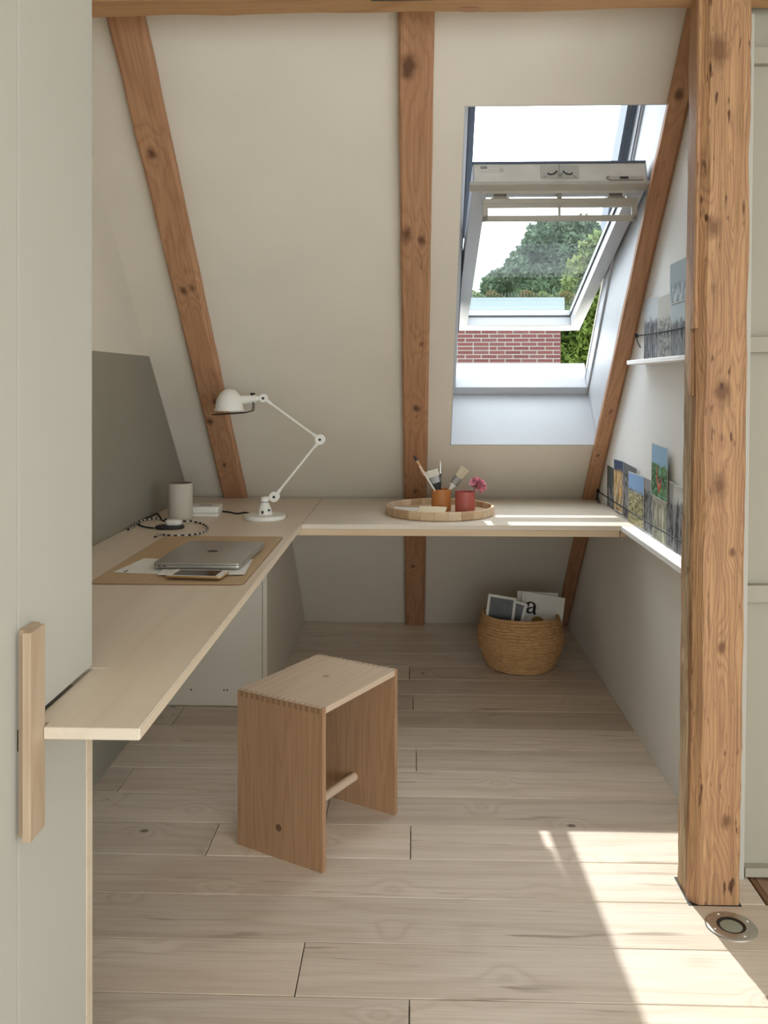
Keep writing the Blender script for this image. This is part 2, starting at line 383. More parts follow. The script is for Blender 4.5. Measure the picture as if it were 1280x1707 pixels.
def yz_prism(name, poly, x0, x1, mat, label, cat='wall'):
    b = B(); A = [b.verts.new((x0, y, z)) for y, z in poly]; D = [b.verts.new((x1, y, z)) for y, z in poly]; n = len(poly)
    b.faces.new(A); b.faces.new(D[::-1])
    for i in range(n): b.faces.new((A[i], A[(i + 1) % n], D[(i + 1) % n], D[i]))
    o = obj(name, b, mat); tag(o, label, cat, kind='structure'); return o
yz_prism('wall_left', [(1.60, 0), (SY + .05, 0), (SY - 1.417 + .05, 1.417), (1.60, 1.417)], XL - .12, XL, 'grey', 'grey painted lower part of the wall beside the left desk')
yz_prism('wall_right', [(2.455, 0), (SY + .05, 0), (SY - 2.45 + .05, 2.45), (2.455, 2.45)], XR, XR + .06, 'wallpaint', 'white wall behind the photo ledges on the right')
b = B()
for bx in ((-2.1, 1.2, -3.3, 2.62, 2.45, 2.6), (2.8, 3.5, -3.3, 2.62, 2.45, 2.6), (1.2, 2.8, -3.3, -2.4, 2.45, 2.6), (1.2, 2.8, -.8, 2.62, 2.45, 2.6)): box(b, *bx)
tag(obj('ceiling', b, 'plaster'), 'flat white attic ceiling above the tie beam', 'ceiling', kind='structure')
yz_prism('wall_gable', [(1.60, 1.417), (SY - 1.417 + .05, 1.417), (SY - 2.45 + .05, 2.45), (1.60, 2.45)], XL - .12, XL, 'plaster', 'white upper part of the left gable wall above the grey paint')
b = B()
for bx in ((3.4, 3.5, -3.3, -2.4, 0, 2.5), (3.4, 3.5, .0, 5.0, 0, 2.5), (3.4, 3.5, -2.4, .0, 0, .25), (3.4, 3.5, -2.4, .0, 2.35, 2.5)): box(b, *bx)
tag(obj('wall_side', b, 'plaster'), 'white side wall with an added fill-light window behind the camera', 'wall', kind='structure')
b = B()
for bx in ((-2.1, -.45, -3.3, -3.2, 0, 2.5), (3.25, 3.5, -3.3, -3.2, 0, 2.5), (-.45, 3.25, -3.3, -3.2, 0, .25), (-.45, 3.25, -3.3, -3.2, 2.35, 2.5)): box(b, *bx)
tag(obj('wall_near', b, 'plaster'), 'white wall with an added fill-light window behind the camera', 'wall', kind='structure')

# floor: a subfloor with single planks on it
b = B(); box(b, -2.1, 3.5, -3.3, 5.0, -.06, -.018)
flo = obj('floor', b, 'floor_base'); tag(flo, 'whitewashed oak plank floor', 'floor', kind='structure')
PW = .1875; Y0 = 2.107 - 8 * PW
seams = {0: [-1.3, .6], 7: [-.01], 8: [-.256], 10: [-1.15], 11: [-.58, -.01], 12: [-.267], 13: [-.954], 14: [.008], 16: [-.93], 17: [-.003], 19: [-.02], 20: [-.7]}
SAVE_SEAM = {}
def plank(x0, x1, y0, y1):
    cx, cy = (x0 + x1) / 2, (y0 + y1) / 2; hx, hy = (x1 - x0) / 2 - .0012, (y1 - y0) / 2 - .0012
    b = B(); box(b, -hx, hx, -hy, hy, -.018, 0); bevel(b, .0014, 1)
    obj('plank', b, 'plank', flo, loc=(cx, cy, 0))
rows = range(-19, 24)
for r in rows:
    k0 = r + 1
    y0 = Y0 + r * PW; y1 = y0 + PW
    if y0 > SY - .01: continue
    y1 = min(y1, SY + .02)
    # row index r: row 7 starts at 1.92
    cuts = [c for c in seams.get(r + 1, [])]
    rr_ = random.Random(r * 13 + 5)
    xmax = 3.4 if y0 < 2.2 else (.886 if y0 < 2.45 else XR + .01)
    xs = [-2.0]
    if cuts: xs += cuts
    else: xs += [rr_.uniform(-1.9, -1.2)] if r >= 7 else [rr_.uniform(-1.2, .3)]
    if xmax > 2: xs.append(max(xs[-1] + 1.5, rr_.uniform(1.4, 2.4)))
    xs.append(xmax)
    for a, c_ in zip(xs, xs[1:]): plank(a, c_, y0, y1)
for i in range(6):
    x0 = .902 + i * .42
    b = B(); box(b, -.208, .208, -.2, .2, -.018, -.001); bevel(b, .0014, 1); obj('brown_board', b, 'brown_board', flo, loc=(x0 + .21, 2.488, 0))
obj('joint_strip', bb(.888, .9, 2.29, 2.46, -.018, .002, 0), 'leather_edge', flo)
obj('post_gap_shade', bb(.690, .822, 2.284, 2.415, -.016, .0006, 0), 'black_plastic', flo)  # black plate painting the dark of the gap around the post

# ------------------------------------------------------------------ beams
def beam_bm(L, wx, wy, ch, seg=40, amp=.003, seed=0, origin='start'):
    """squared timber along local z, centre of section at 0; ch = chamfer of each corner (4)"""
    b = B(); rings = []
    for i in range(seg + 1):
        z = L * i / seg; ring = []
        for ci, (sx, sy) in enumerate(((-1, -1), (1, -1), (1, 1), (-1, 1))):
            c = ch[ci] * (1 + .55 * mnoise.noise((seed * 7 + ci * 3.1, z * 4.5, 1.3))) + .0015
            pts = [(sx * wx / 2, sy * (wy / 2 - c)), (sx * (wx / 2 - c), sy * wy / 2)]
            if sx * sy < 0: pts = pts[::-1]
            for q, (x, y) in enumerate(pts):
                nx = mnoise.noise((x * 20 + seed, z * 5, y * 20)) * amp + mnoise.noise((x * 60 + seed, z * 22, y * 50)) * amp * .5
                ny = mnoise.noise((x * 20 + seed + 50, z * 5, y * 20)) * amp + mnoise.noise((x * 60 + seed + 9, z * 22, y * 50)) * amp * .5
                ring.append(b.verts.new((x + nx, y + ny, z)))
        rings.append(ring)
    n = len(rings[0])
    for A, D in zip(rings, rings[1:]):
        for j in range(n): b.faces.new((A[j], A[(j + 1) % n], D[(j + 1) % n], D[j]))
    b.faces.new(rings[0][::-1]); b.faces.new(rings[-1])
    return b
# rafters: local z runs up the slope, local y inward
for i, (x, lab, seed, wd) in enumerate(((-.82, 'old pine rafter slanting behind the white desk lamp', 1, .106), (.006, 'old pine rafter in the middle of the sloping wall', 2, .104),
                             (.797, 'old pine rafter right of the skylight running along the right wall', 3, .064))):
    mw = frame((x, SY + .0, 0.0), (1, 0, 0), (0, -s2, -s2), (0, -s2, s2))
    b = beam_bm(3.62, wd, .034, (.003, .003, .010, .006), 60, .0022, seed)
    b.transform(Matrix.Translation((0, .0165, .028)))
    tag(obj('rafter', b, 'rafter%d' % i, mw=mw, smooth=30), lab, 'beam', 'exposed pine rafters')
# tie beam across, seen from below
b = beam_bm(5.2, .13, .15, (.012, .020, .004, .004), 110, .003, 9)
tb = obj('tie_beam', b, wood('tie_beam_pine', (200, 156, 110), (166, 118, 76), (104, 66, 40), 'Z', 5.0, 8.0, 9.0, .25, 3.0, .13, .6, .3, .5, True, 0, .2), smooth=30,
         mw=frame((-2.0, 2.345, 2.372), (0, 1, 0), (0, 0, 1), (1, 0, 0)))
tag(tb, 'horizontal pine tie beam along the top of the picture', 'beam')
obj('mortise', bb(-.075, -.040, -.080, -.05, 1.89, 2.05, 0), 'black_plastic', tb, label='black block put in for the shade of a cut mortise')  # black block paints the dark inside of the notch
b = B(); lathe(b, [(0, 0), (.030, .0), (.033, .004), (0, .005)], 20); b.transform(Matrix.Translation((.030, -.072, 2.147)) @ Matrix.Rotation(R(90), 4, 'X') @ Matrix.Scale(.55, 4, (1, 0, 0)))
obj('knot', b, 'rafter', tb)
# post: leans a little to the right
b = beam_bm(2.46, .122, .118, (.020, .004, .003, .003), 90, .0035, 21)
po = obj('post', b, 'post', smooth=30, mw=Matrix.Translation((.757, 2.347, -.01)) @ Matrix.Rotation(R(.78), 4, 'Y'))
tag(po, 'old weathered pine post standing in front of the right wall', 'post')
b = beam_bm(1.02, .012, .035, (.002, .002, .002, .002), 20, .001, 4); b.transform(Matrix.Translation((-.064, -.030, 1.46)))
obj('batten', b, 'post', po)
b = beam_bm(.16, .012, .03, (.002, .002, .002, .002), 10, .001, 5); b.transform(Matrix.Translation((-.063, -.012, 1.29)))
obj('batten', b, 'post', po)
b = beam_bm(1.5, .010, .055, (.004, .004, .002, .002), 80, .004, 6); b.transform(Matrix.Translation((-.0605, .012, .02)))
obj('weathered_edge', b, 'post_rough', po, smooth=30)

# ------------------------------------------------------------------ roof window
win = empty('window_1', (.47, 4.2, 1.2)); tag(win, 'white centre-pivot roof window tilted open in the sloping wall', 'window', kind='structure')
win.matrix_world = slopeM
b = B(); D0, D1 = .30, .365; fx0, fx1 = HX0 + .004, HX1 - .004
for bx in ((fx0, fx0 + .027, HS0 + .004, HS1 - .004, D0, D1), (fx1 - .008, fx1, HS0 + .004, HS1 - .004, D0, D1), (fx0 + .027, fx1 - .008, HS0 + .004, HS0 + .05, D0, D1), (fx0 + .027, fx1 - .008, HS1 - .05, HS1 - .004, D0, D1)): box(b, *bx)
bevel(b, .003, 2)
obj('window_frame', b, 'win_white', win)
b = B(); sm = (HS0 + HS1) / 2 + .03
box(b, fx0, fx0 + .056, sm, HS1, D1, TH + .02); box(b, fx0, fx0 + .0355, 1.80, sm, D1, TH + .02); box(b, fx1 - .040, fx1, sm, HS1, D1, TH + .02)  # narrow lower left strip added to shorten the sun sliver on the floor
obj('outer_cladding', b, 'frame_grey', win)
b = B(); box(b, fx1 - .030, fx1 - .026, sm, HS1, D1 - .012, D1 + .002); box(b, fx0 + .030, fx0 + .034, sm, HS1, D1 - .012, D1 + .002); box(b, fx1 - .012, fx1 - .009, sm, HS1, D0 - .002, D0 + .002)
obj('weather_strip', b, 'gasket', win)
b = B(); box(b, fx0, fx1, HS0 + .004, HS0 + .046, D1, TH + .02); obj('sill_cladding', b, 'win_white', win)
# sash: local x across, y from lower to upper end, z outward
SBy, SBz = 4.235, 1.556; sd = Vector((0, -1.24, .414)).normalized(); sn = Vector((0, .414, 1.24)).normalized()
sashM = frame((.1955, SBy, SBz), (1, 0, 0), sd, sn)
SW, SL, ST = .577, 1.307, .078; st = .050
b = B()
for bx in ((0, st, 0, SL, 0, ST), (SW - st, SW, 0, SL, 0, ST), (st, SW - st, 0, .062, 0, ST), (st, SW - st, SL - .085, SL, 0, ST)): box(b, *bx)
bevel(b, .0025, 2)
sash = obj('sash', b, 'win_white', win); sash.matrix_basis = slopeM.inverted() @ sashM
b = B(); box(b, st - .004, SW - st + .004, .058, SL - .08, .050, .062); obj('glass_pane', b, 'glass', sash)
b = B()
for bx in ((st, st + .005, .062, SL - .085, .044, .050), (SW - st - .005, SW - st, .062, SL - .085, .044, .050), (st, SW - st, .062, .067, .044, .050)): box(b, *bx)
obj('gasket', b, 'gasket', sash)
# upper end of the sash with the lock works, facing the room
obj('end_rail', bb(.004, SW - .006, SL, SL + .006, .006, ST - .004, .001), 'worn_white', sash)
obj('top_strip', bb(-.002, SW - .004, SL - .012, SL + .010, ST - .004, ST + .004, .001), 'frame_grey', sash)
obj('lip', bb(-.012, SW + .02, SL - .03, SL + .014, -.008, .004, .002), 'vent_grey', sash)
b = B(); prism(b, rrect(.225, .350, .018, .066, .004), 0, .004); b.transform(Matrix.Translation((0, SL + .010, 0)) @ Matrix.Rotation(R(90), 4, 'X'))
obj('lock_plate', b, 'vent_grey', sash)
b = B()
for cx, a0, a1 in ((.262, 200, 340), (.313, 200, 340)):
    s_ = 1 if cx < .28 else -1
    tube(b, [(cx + .016 * math.cos(R(a)), SL + .0115, .044 + .013 * math.sin(R(a)) + s_ * .004 * math.cos(R(a))) for a in range(a0, a1 + 1, 14)], .0026, 6)
obj('curved_slot', b, 'alu_dark', sash)
b = B()
cyl(b, (.2875, SL + .006, .028), (.2875, SL + .03, .028), .006, 14); cyl(b, (.2875, SL + .012, .022), (.2875, SL + .012, .068), .0026, 8)
for sx in (.238, .337): cyl(b, (sx, SL + .009, .026), (sx, SL + .013, .026), .0045, 12)
obj('latch_lever', b, 'steel', sash)
b = B(); box(b, .448, .560, SL + .006, SL + .013, .008, .022); bevel(b, .001, 1); obj('side_latch', b, 'vent_grey', sash)
b = B(); box(b, .482, .510, SL + .013, SL + .0138, .011, .019); tube(b, [(.445 + .006 * math.cos(a), SL + .010, .017 + .006 * math.sin(a)) for a in (0, 1.05, 2.1, 3.14, 4.2, 5.24)], .0012, 6, True); obj('latch_slot', b, 'alu_dark', sash)
def text_mesh(name, s, size, mat, parent, mat4, bold=0.0):
    cu = bpy.data.curves.new(name, 'FONT'); cu.body = s; cu.size = size; cu.offset = bold; cu.align_x = 'CENTER'; cu.align_y = 'CENTER'; cu.extrude = .0002; cu.resolution_u = 3
    t = bpy.data.objects.new(name, cu); C.objects.link(t)
    dg = bpy.context.evaluated_depsgraph_get(); me = bpy.data.meshes.new_from_object(t.evaluated_get(dg)); bpy.data.objects.remove(t)
    me.transform(mat4); me.materials.clear(); me.materials.append(M[mat]); me.name = name
    return obj(name, me, mat, parent)
obj('type_plate', bb(.026, .048, SL + .006, SL + .0066, .058, .066, 0), 'alu_dark', sash)
faceM = lambda x, z, off: Matrix.Translation((x, SL + off, z)) @ Matrix.Rotation(R(-90), 4, 'X') @ Matrix.Scale(-1, 4, (0, 1, 0)) @ Matrix.Scale(1, 4, (1, 0, 0))
text_mesh('lettering', 'VELUX', .007, 'white_plastic', sash, Matrix.Translation((.037, SL + .007, .062)) @ Matrix.Rotation(R(90), 4, 'X'))
b = B()
for x0, x1, z in ((.055, .078, .063), (.082, .100, .063), (.052, .085, .052), (.026, .105, .044)): box(b, x0, x1, SL + .006, SL + .0064, z, z + .0018)
box(b, .088, .102, SL + .006, SL + .0064, .047, .058)
obj('plate_print', b, 'vent_grey', sash)['kind'] = 'stuff'
# vent flap hanging open under the top rail: a frame with two openings
fl = B(); ft = -.100
flm = Matrix.Translation((0, SL - .06, -.020)) @ Matrix.Rotation(R(-13), 4, 'X')
def fbox(bm, *a): box(bm, *a)
fh = .076
for bx in ((.035, SW - .026, -.008, .008, -.018, 0), (.035, .053, -.006, .006, -fh, -.018), (SW - .044, SW - .026, -.006, .006, -fh, -.018), (.035, SW - .026, -.006, .006, -fh, -fh + .018),
           (.2885, .2965, -.006, .006, -fh + .018, -.018), (.053, SW - .044, -.006, .006, -.030, -.018)): box(fl, *bx)
bevel(fl, .0012, 1); fl.transform(flm); obj('vent_flap', fl, 'vent_grey', sash)
b = B()
for cx in (.095, .482):
    box(b, cx - .03, cx + .03, SL - .066, SL - .054, -.022, -.017); box(b, cx - .022, cx + .022, SL - .062, SL - .058, -.02, -.001); cyl(b, (cx - .03, SL - .061, -.018), (cx + .03, SL - .061, -.018), .004, 10)
obj('flap_hinge', b, 'steel', sash)
b = B(); cyl(b, (.262, SL - .066, -.024), (.322, SL - .066, -.024), .006, 10); box(b, .285, .300, SL - .070, SL - .052, -.026, .0); obj('flap_latch', b, 'steel', sash)
# cover strip the flap closes on
obj('vent_channel', bb(.03, SW - .03, SL - .05, SL - .012, -.006, -.0005, .001), 'worn_white', sash)

# unseen windows behind the camera, added and sized to give fill light
def fill_window(name, axis, c, wd, ht, lab):
    o = empty(name, c); tag(o, lab, 'window', kind='structure')
    b = B(); t = .05
    def q(u0, u1, z0, z1):
        if axis == 'x': box(b, -.03, .03, u0, u1, z0, z1)
        else: box(b, u0, u1, -.03, .03, z0, z1)
    h, v = wd / 2, ht / 2
    q(-h, h, -v, -v + t); q(-h, h, v - t, v); q(-h, -h + t, -v + t, v - t); q(h - t, h, -v + t, v - t); q(-t / 2, t / 2, -v + t, v - t)
    obj('window_frame', b, 'win_white', o)
    b = B()
    if axis == 'x': box(b, -.004, .004, -h + t, h - t, -v + t, v - t)
    else: box(b, -h + t, h - t, -.004, .004, -v + t, v - t)
    obj('glass_pane', b, 'glass', o)
fill_window('fill_window_2', 'x', (3.45, -1.2, 1.30), 2.4, 2.1, 'unseen wide window in the side wall, added for fill light')
fill_window('fill_window_3', 'y', (1.4, -3.25, 1.30), 3.7, 2.1, 'unseen wide window in the near wall, added for fill light')

w4 = empty('fill_window_4', (2.0, -1.6, 2.52)); tag(w4, 'unseen square rooflight behind the camera, added for fill light', 'window', kind='structure')  # rooflight added to let more fill light in
b = B()
for bx in ((-.8, .8, -.8, -.74, -.03, .03), (-.8, .8, .74, .8, -.03, .03), (-.8, -.74, -.74, .74, -.03, .03), (.74, .8, -.74, .74, -.03, .03)): box(b, *bx)
obj('window_frame', b, 'win_white', w4)
b = B(); box(b, -.74, .74, -.74, .74, -.004, .004); obj('glass_pane', b, 'glass', w4)

# ------------------------------------------------------------------ tall cabinet on the left, with its slot for the desk
CX, CY = -.595, 1.646
cab = empty('tall_cabinet', (-1.3, 1.0, 0)); tag(cab, 'tall warm white cabinet filling the left edge of the picture', 'cabinet')
def cbox(nm, x0, x1, y0, y1, z0, z1, mat, bw=.0015, par=None, label=None):
    o_ = par or cab
    return obj(nm, bb(x0 + 1.3, x1 + 1.3, y0 - 1.0, y1 - 1.0, z0, z1, bw), mat, o_, label=label)
cbox('body', -1.98, CX - .02, -.6, CY, .0, ZD - .03, 'cab', 0)
cbox('body', -1.98, CX - .02, -.6, CY, ZD + .012, 2.44, 'cab', 0)
cbox('door', CX - .02, CX, .75, 1.3325, .02, 2.42, 'cab')
dr = cbox('upper_panel', CX - .02, CX, 1.3355, CY, ZD + .006, 2.42, 'cab')
cbox('lower_panel', CX - .02, CX, 1.3355, CY - .030, .01, ZD - .026, 'cab')
cbox('edge_strip', CX - .02, CX + .001, CY - .030, CY, .01, ZD - .026, 'desk_edge_y')
hz0, hz1 = .630, .942
cbox('handle', CX, CX + .013, 1.334, 1.384, hz0, hz1, 'handle', .0012)
cbox('handle', CX + .013, CX + .026, 1.318, 1.372, hz0, hz1, 'handle', .0012)

# ------------------------------------------------------------------ desk tops
dk = empty('desk', (-.7, 2.5, 0)); tag(dk, 'long pale wooden desk top running along the left wall', 'desk')
XD = -.42; YB = 3.347; DT = .0185
b = B(); poly = [(XD, 1.363), (XD, YB + .002), (XD, SY - ZD - .01), (XL, SY - ZD - .01), (XL, CY), (CX - .0, CY), (-.572, CY - .0), (-.572, 1.363)]
poly = [(XD, 1.363), (XD, SY - ZD - .006), (XL + .002, SY - ZD - .006), (XL + .002, CY + .004), (-.5685, CY + .004), (-.5685, 1.363)]
prism(b, [(x + .7, y - 2.5) for x, y in poly], ZD - DT, ZD); bevel(b, .0012, 1)
obj('desk_top', b, 'desk', dk)
obj('slot_edge', bb(CX + .7, -.568 + .7, 1.387 - 2.5, CY + .004 - 2.5, ZD - DT, ZD - .0008, 0), 'desk', dk)
obj('edge_band', bb(XD + .7 - .0005, XD + .7 + .0012, 1.365 - 2.5, YB - 2.5, ZD - DT + .001, ZD - .001, 0), 'desk_edge_y', dk)
wt = empty('worktop', (.2, 3.7, 0)); tag(wt, 'pale wooden worktop under the skylight, carrying the round tray', 'worktop')
XE = (1030 - 640) / FPX * YB - (VPX - 640) / FPX * YB
obj('worktop_board', bb(XD + .0015 - .2, XR - .001 - .2, YB - 3.7 + .0, SY - ZD - .006 - 3.7, ZD - DT, ZD - .0004, .0012, 1), 'desk_x', wt)
obj('apron', bb(XD + .02 - .2 - .06, XE - .2, YB + .001 - 3.7, YB + .03 - 3.7, ZD - .0425, ZD - DT, .001, 1), 'desk_edge', wt)
obj('end_block', bb(XE + .004 - .2, XR - .002 - .2, YB + .008 - 3.7, YB + .03 - 3.7, ZD - .0425, ZD - DT, .001, 1), 'desk_edge', wt)

# cabinet under the desk corner
YF = 3.626
uc = empty('under_desk_cabinet', (-.8, 4.0, 0)); tag(uc, 'cream cabinet under the desk in the corner', 'cabinet')
def sloped(x0, x1, y0, top, name, mat, off=.0):
    b = B(); pl = [(y0, 0.001), (SY - .004 - off, 0.001), (SY - top - .004 - off, top), (y0, top)]
    A = [b.verts.new((x0 + .8, y - 4, z)) for y, z in pl]; D = [b.verts.new((x1 + .8, y - 4, z)) for y, z in pl]
    b.faces.new(A); b.faces.new(D[::-1])
    for i in range(4): b.faces.new((A[i], A[(i + 1) % 4], D[(i + 1) % 4], D[i]))
    return obj(name, b, mat, uc)
sloped(-.613, CX, YF, ZD - DT - .001, 'side_panel', 'cab_case')
obj('front_panel', bb(XL + .802, -.615 + .8, YF - 4, YF + .018 - 4, .002, ZD - DT - .001, .001, 1), 'cab_case', uc)
for hx in (-.905, -.770, -.757):
    b = B(); cyl(b, (hx + .8, YF - 4 - .0006, .066), (hx + .8, YF - 4 + .002, .066), .0035, 10); obj('screw_hole', b, 'black_plastic', uc)

# ------------------------------------------------------------------ white built-in cupboard right of the post
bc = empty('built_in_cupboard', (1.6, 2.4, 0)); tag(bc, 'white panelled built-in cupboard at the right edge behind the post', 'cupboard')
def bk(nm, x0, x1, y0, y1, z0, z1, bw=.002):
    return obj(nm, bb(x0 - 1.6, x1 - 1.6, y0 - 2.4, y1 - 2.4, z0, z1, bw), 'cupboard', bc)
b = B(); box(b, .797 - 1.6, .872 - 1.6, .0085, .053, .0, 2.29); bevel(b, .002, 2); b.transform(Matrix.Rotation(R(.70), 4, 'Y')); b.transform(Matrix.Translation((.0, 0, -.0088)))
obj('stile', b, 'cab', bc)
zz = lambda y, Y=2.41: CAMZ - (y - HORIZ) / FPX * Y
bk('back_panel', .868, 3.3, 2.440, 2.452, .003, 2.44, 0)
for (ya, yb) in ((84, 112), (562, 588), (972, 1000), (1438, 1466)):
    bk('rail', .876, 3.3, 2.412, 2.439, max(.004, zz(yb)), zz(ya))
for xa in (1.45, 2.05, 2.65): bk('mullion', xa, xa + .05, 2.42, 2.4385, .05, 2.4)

# ------------------------------------------------------------------ wall ledges
LX = .764
lg = obj('photo_ledge', bb(LX, XR - .0005, 2.457, YB - .002, ZD - .021, ZD - .0015, .0015, 1), 'ledge'); tag(lg, 'lower white picture ledge on the right wall at desk height', 'shelf', 'picture ledges')
lg2 = obj('photo_ledge', bb(LX, XR - .0005, 2.457, 3.262, 1.377, 1.392, .0015, 1), 'ledge'); tag(lg2, 'upper white picture ledge on the right wall beside the rafter', 'shelf', 'picture ledges')

# ------------------------------------------------------------------ stool
E2 = Vector((.492, .870, 0)); E1 = Vector((-.870, .492, 0)); Cn = Vector((-.245, 2.40, 0))
sc_ = Cn + E2 * .1975 + E1 * .1475
stl = empty('stool', sc_, math.atan2(.870, .492)); tag(stl, 'box-shaped light wooden stool with finger joints and a round rod', 'stool')
L2, W2, H2, T2 = .1975, .1475, .44, .0165; NT = 31
seat = B(); box(seat, -L2 + T2, L2 - T2, -W2, W2, H2 - T2, H2)
legs = {-1: B(), 1: B()}
tw = 2 * W2 / NT
for s in (-1, 1):
    xo, xi = sorted((s * L2, s * (L2 - T2)))
    box(legs[s], xo, xi, -W2, W2, 0, H2 - T2)
    for i in range(NT):
        y0 = -W2 + i * tw
        if i % 2: box(seat, xo + (.0 if s > 0 else .0), xi, y0 + .0004, y0 + tw - .0004, H2 - T2, H2 - .0002, 2)
        else: box(legs[s], xo, xi, y0 + .0004, y0 + tw - .0004, H2 - T2, H2 - .0002, 1)
for bm_, keep in ((seat, 'z'), (legs[-1], 'x'), (legs[1], 'x')):
    bmesh.ops.recalc_face_normals(bm_, faces=bm_.faces); bm_.normal_update()
    for f in bm_.faces:
        if f.material_index: f.material_index = 0 if (abs(f.normal.z) > .9) == (keep == 'z') else 1
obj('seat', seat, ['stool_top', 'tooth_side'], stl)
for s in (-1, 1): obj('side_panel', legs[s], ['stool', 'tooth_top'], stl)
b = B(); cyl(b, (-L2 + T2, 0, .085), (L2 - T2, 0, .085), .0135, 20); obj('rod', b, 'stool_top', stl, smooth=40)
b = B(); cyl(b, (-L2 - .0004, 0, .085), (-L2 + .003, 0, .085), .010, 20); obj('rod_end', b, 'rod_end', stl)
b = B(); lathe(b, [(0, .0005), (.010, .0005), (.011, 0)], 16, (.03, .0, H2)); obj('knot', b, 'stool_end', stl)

# ------------------------------------------------------------------ recessed floor light
fu = empty('floor_spotlight', (.7656, 2.20, 0)); tag(fu, 'round stainless steel recessed floor spotlight in front of the post', 'floor light')
b = B(); lathe(b, [(.034, .0005), (.034, .0035), (.040, .0042), (.055, .0036), (.0595, .0018), (.0605, .0)], 56); obj('ring', b, 'steel', fu, smooth=40)
b = B(); lathe(b, [(.034, .0036), (.0325, .0030), (.0265, .0014), (.0255, .0012)], 48); obj('inner_rim', b, 'black_metal', fu, smooth=40)
b = B(); lathe(b, [(0, .0022), (.018, .0021), (.0258, .0013)], 40); obj('lens', b, 'frost', fu, smooth=True)
for a in (20, 110, 200, 290):
    b = B(); lathe(b, [(0, .0052), (.0026, .0050), (.0034, .0038)], 12, (.047 * math.cos(R(a)), .047 * math.sin(R(a)), 0)); obj('screw', b, 'white_plastic', fu)

# ------------------------------------------------------------------ desk lamp (arm plane parallel to the sloping wall)
LY = 3.47
lp = empty('desk_lamp', (-.578, LY, ZD)); tag(lp, 'white enamelled articulated desk lamp with a domed shade', 'lamp')
def lpt(x, z): return Vector((x + .578, 0, z - ZD))
b = B(); lathe(b, [(0, 0), (.078, 0), (.081, .003), (.081, .013), (.078, .017), (.040, .019), (0, .019)], 48); obj('base', b, 'white_metal', lp, smooth=40)
b = B(); lathe(b, [(.030, .018), (.029, .024), (.024, .045), (.0175, .058), (.0165, .066)], 32, (.0, 0, 0)); lathe(b, [(.0165, .067), (.0165, .083), (.012, .0855), (0, .086)], 32)
obj('socket', b, 'white_metal', lp, smooth=40)
b = B(); tube(b, [(.0167 * math.cos(2 * PI * i / 30), .0167 * math.sin(2 * PI * i / 30), .0665) for i in range(30)], .0012, 6, True)
obj('seal', b, 'black_metal', lp)
b = B(); cyl(b, (-.004, -.030, .024), (-.004, -.026, .034), .004, 10); obj('switch', b, 'black_metal', lp)
b = B(); cyl(b, (.019, -.020, .037), (.021, -.026, .037), .0045, 12); obj('screw', b, 'black_metal', lp)
J0, J1, J2 = lpt(-.541, .871), lpt(-.363, 1.093), lpt(-.583, 1.2525)
b = B(); tube(b, [(.0, 0, .078), (.016, 0, .080), J0 + Vector((-.006, 0, -.004))], [.010, .009, .009], 12); obj('neck', b, 'white_metal', lp, smooth=40)
for J, nm in ((J0, 'lower_joint'), (J1, 'elbow_joint'), (J2, 'head_joint')):
    b = B(); cyl(b, J + Vector((0, -.011, 0)), J + Vector((0, .013, 0)), .0165 if J is not J2 else .013, 26); bevel(b, .003, 2)
    jo = obj(nm, b, 'white_metal', lp, smooth=40)
    b = B(); cyl(b, J + Vector((0, -.0125, 0)), J + Vector((0, -.010, 0)), .0052, 16); obj('bolt', b, 'black_metal', jo)
def arm(a, c, nm):
    d = (c - a).normalized(); b = B()
    tube(b, [a + d * .010, a + d * .035, a + d * .036, c - d * .036, c - d * .035, c - d * .010], [.0085, .0075, .0052, .0052, .0075, .0085], 14); obj(nm, b, 'white_metal', lp, smooth=40)
arm(J0, J1, 'lower_arm'); arm(J1, J2, 'upper_arm')
SH = lpt(-.7155, 1.205)                       # rim centre of the shade
b = B(); tube(b, [J2 + Vector((-.010, 0, 0)), J2 + Vector((-.026, 0, -.001)), J2 + Vector((-.028, 0, -.001)), J2 + Vector((-.062, 0, -.005)), SH + Vector((.044, 0, .041))], [.009, .012, .0155, .017, .018], 20)
obj('lamp_holder', b, 'white_metal', lp, smooth=40)
b = B(); cyl(b, J2 + Vector((-.045, -.004, .010)), J2 + Vector((-.040, -.004, .019)), .005, 10); cyl(b, J2 + Vector((-.05, -.004, .018)), J2 + Vector((-.032, -.004, .017)), .0032, 8); obj('toggle', b, 'black_metal', lp)
prof = [(.058, -.001), (.0565, .006)] + [(.0545 * math.cos(R(a)), .012 + .073 * math.sin(R(a))) for a in range(0, 91, 9)]
inner = [(r * .965, z * .97) for r, z in prof[::-1]]; 
prof2 = prof[:-1] + [(0, .085)]; inn2 = [(0, .0825)] + inner[1:]
b = B(); lathe(b, prof2 + inn2 , 44, SH); obj('lamp_shade', b, 'white_metal', lp, smooth=50)
b = B(); tube(b, [SH + Vector((.067 * math.cos(2 * PI * i / 40), .067 * math.sin(2 * PI * i / 40), -.012 + .004 * math.cos(2 * PI * i / 40))) for i in range(40)], .0019, 8, True)
for yy in (-.018, .018):
    tube(b, spline([SH + Vector((.060, yy, -.009)), SH + Vector((.082, yy, -.003)), SH + Vector((.092, yy, .002)), SH + Vector((.094, yy * .7, .034))], 5), .0019, 8)
obj('wire_guard', b, 'black_metal', lp, smooth=True)
b = B(); lathe(b, [(0, .018), (.018, .022), (.024, .036), (.016, .052), (.013, .062)], 24, SH); obj('bulb', b, 'white_plastic', lp, smooth=True)

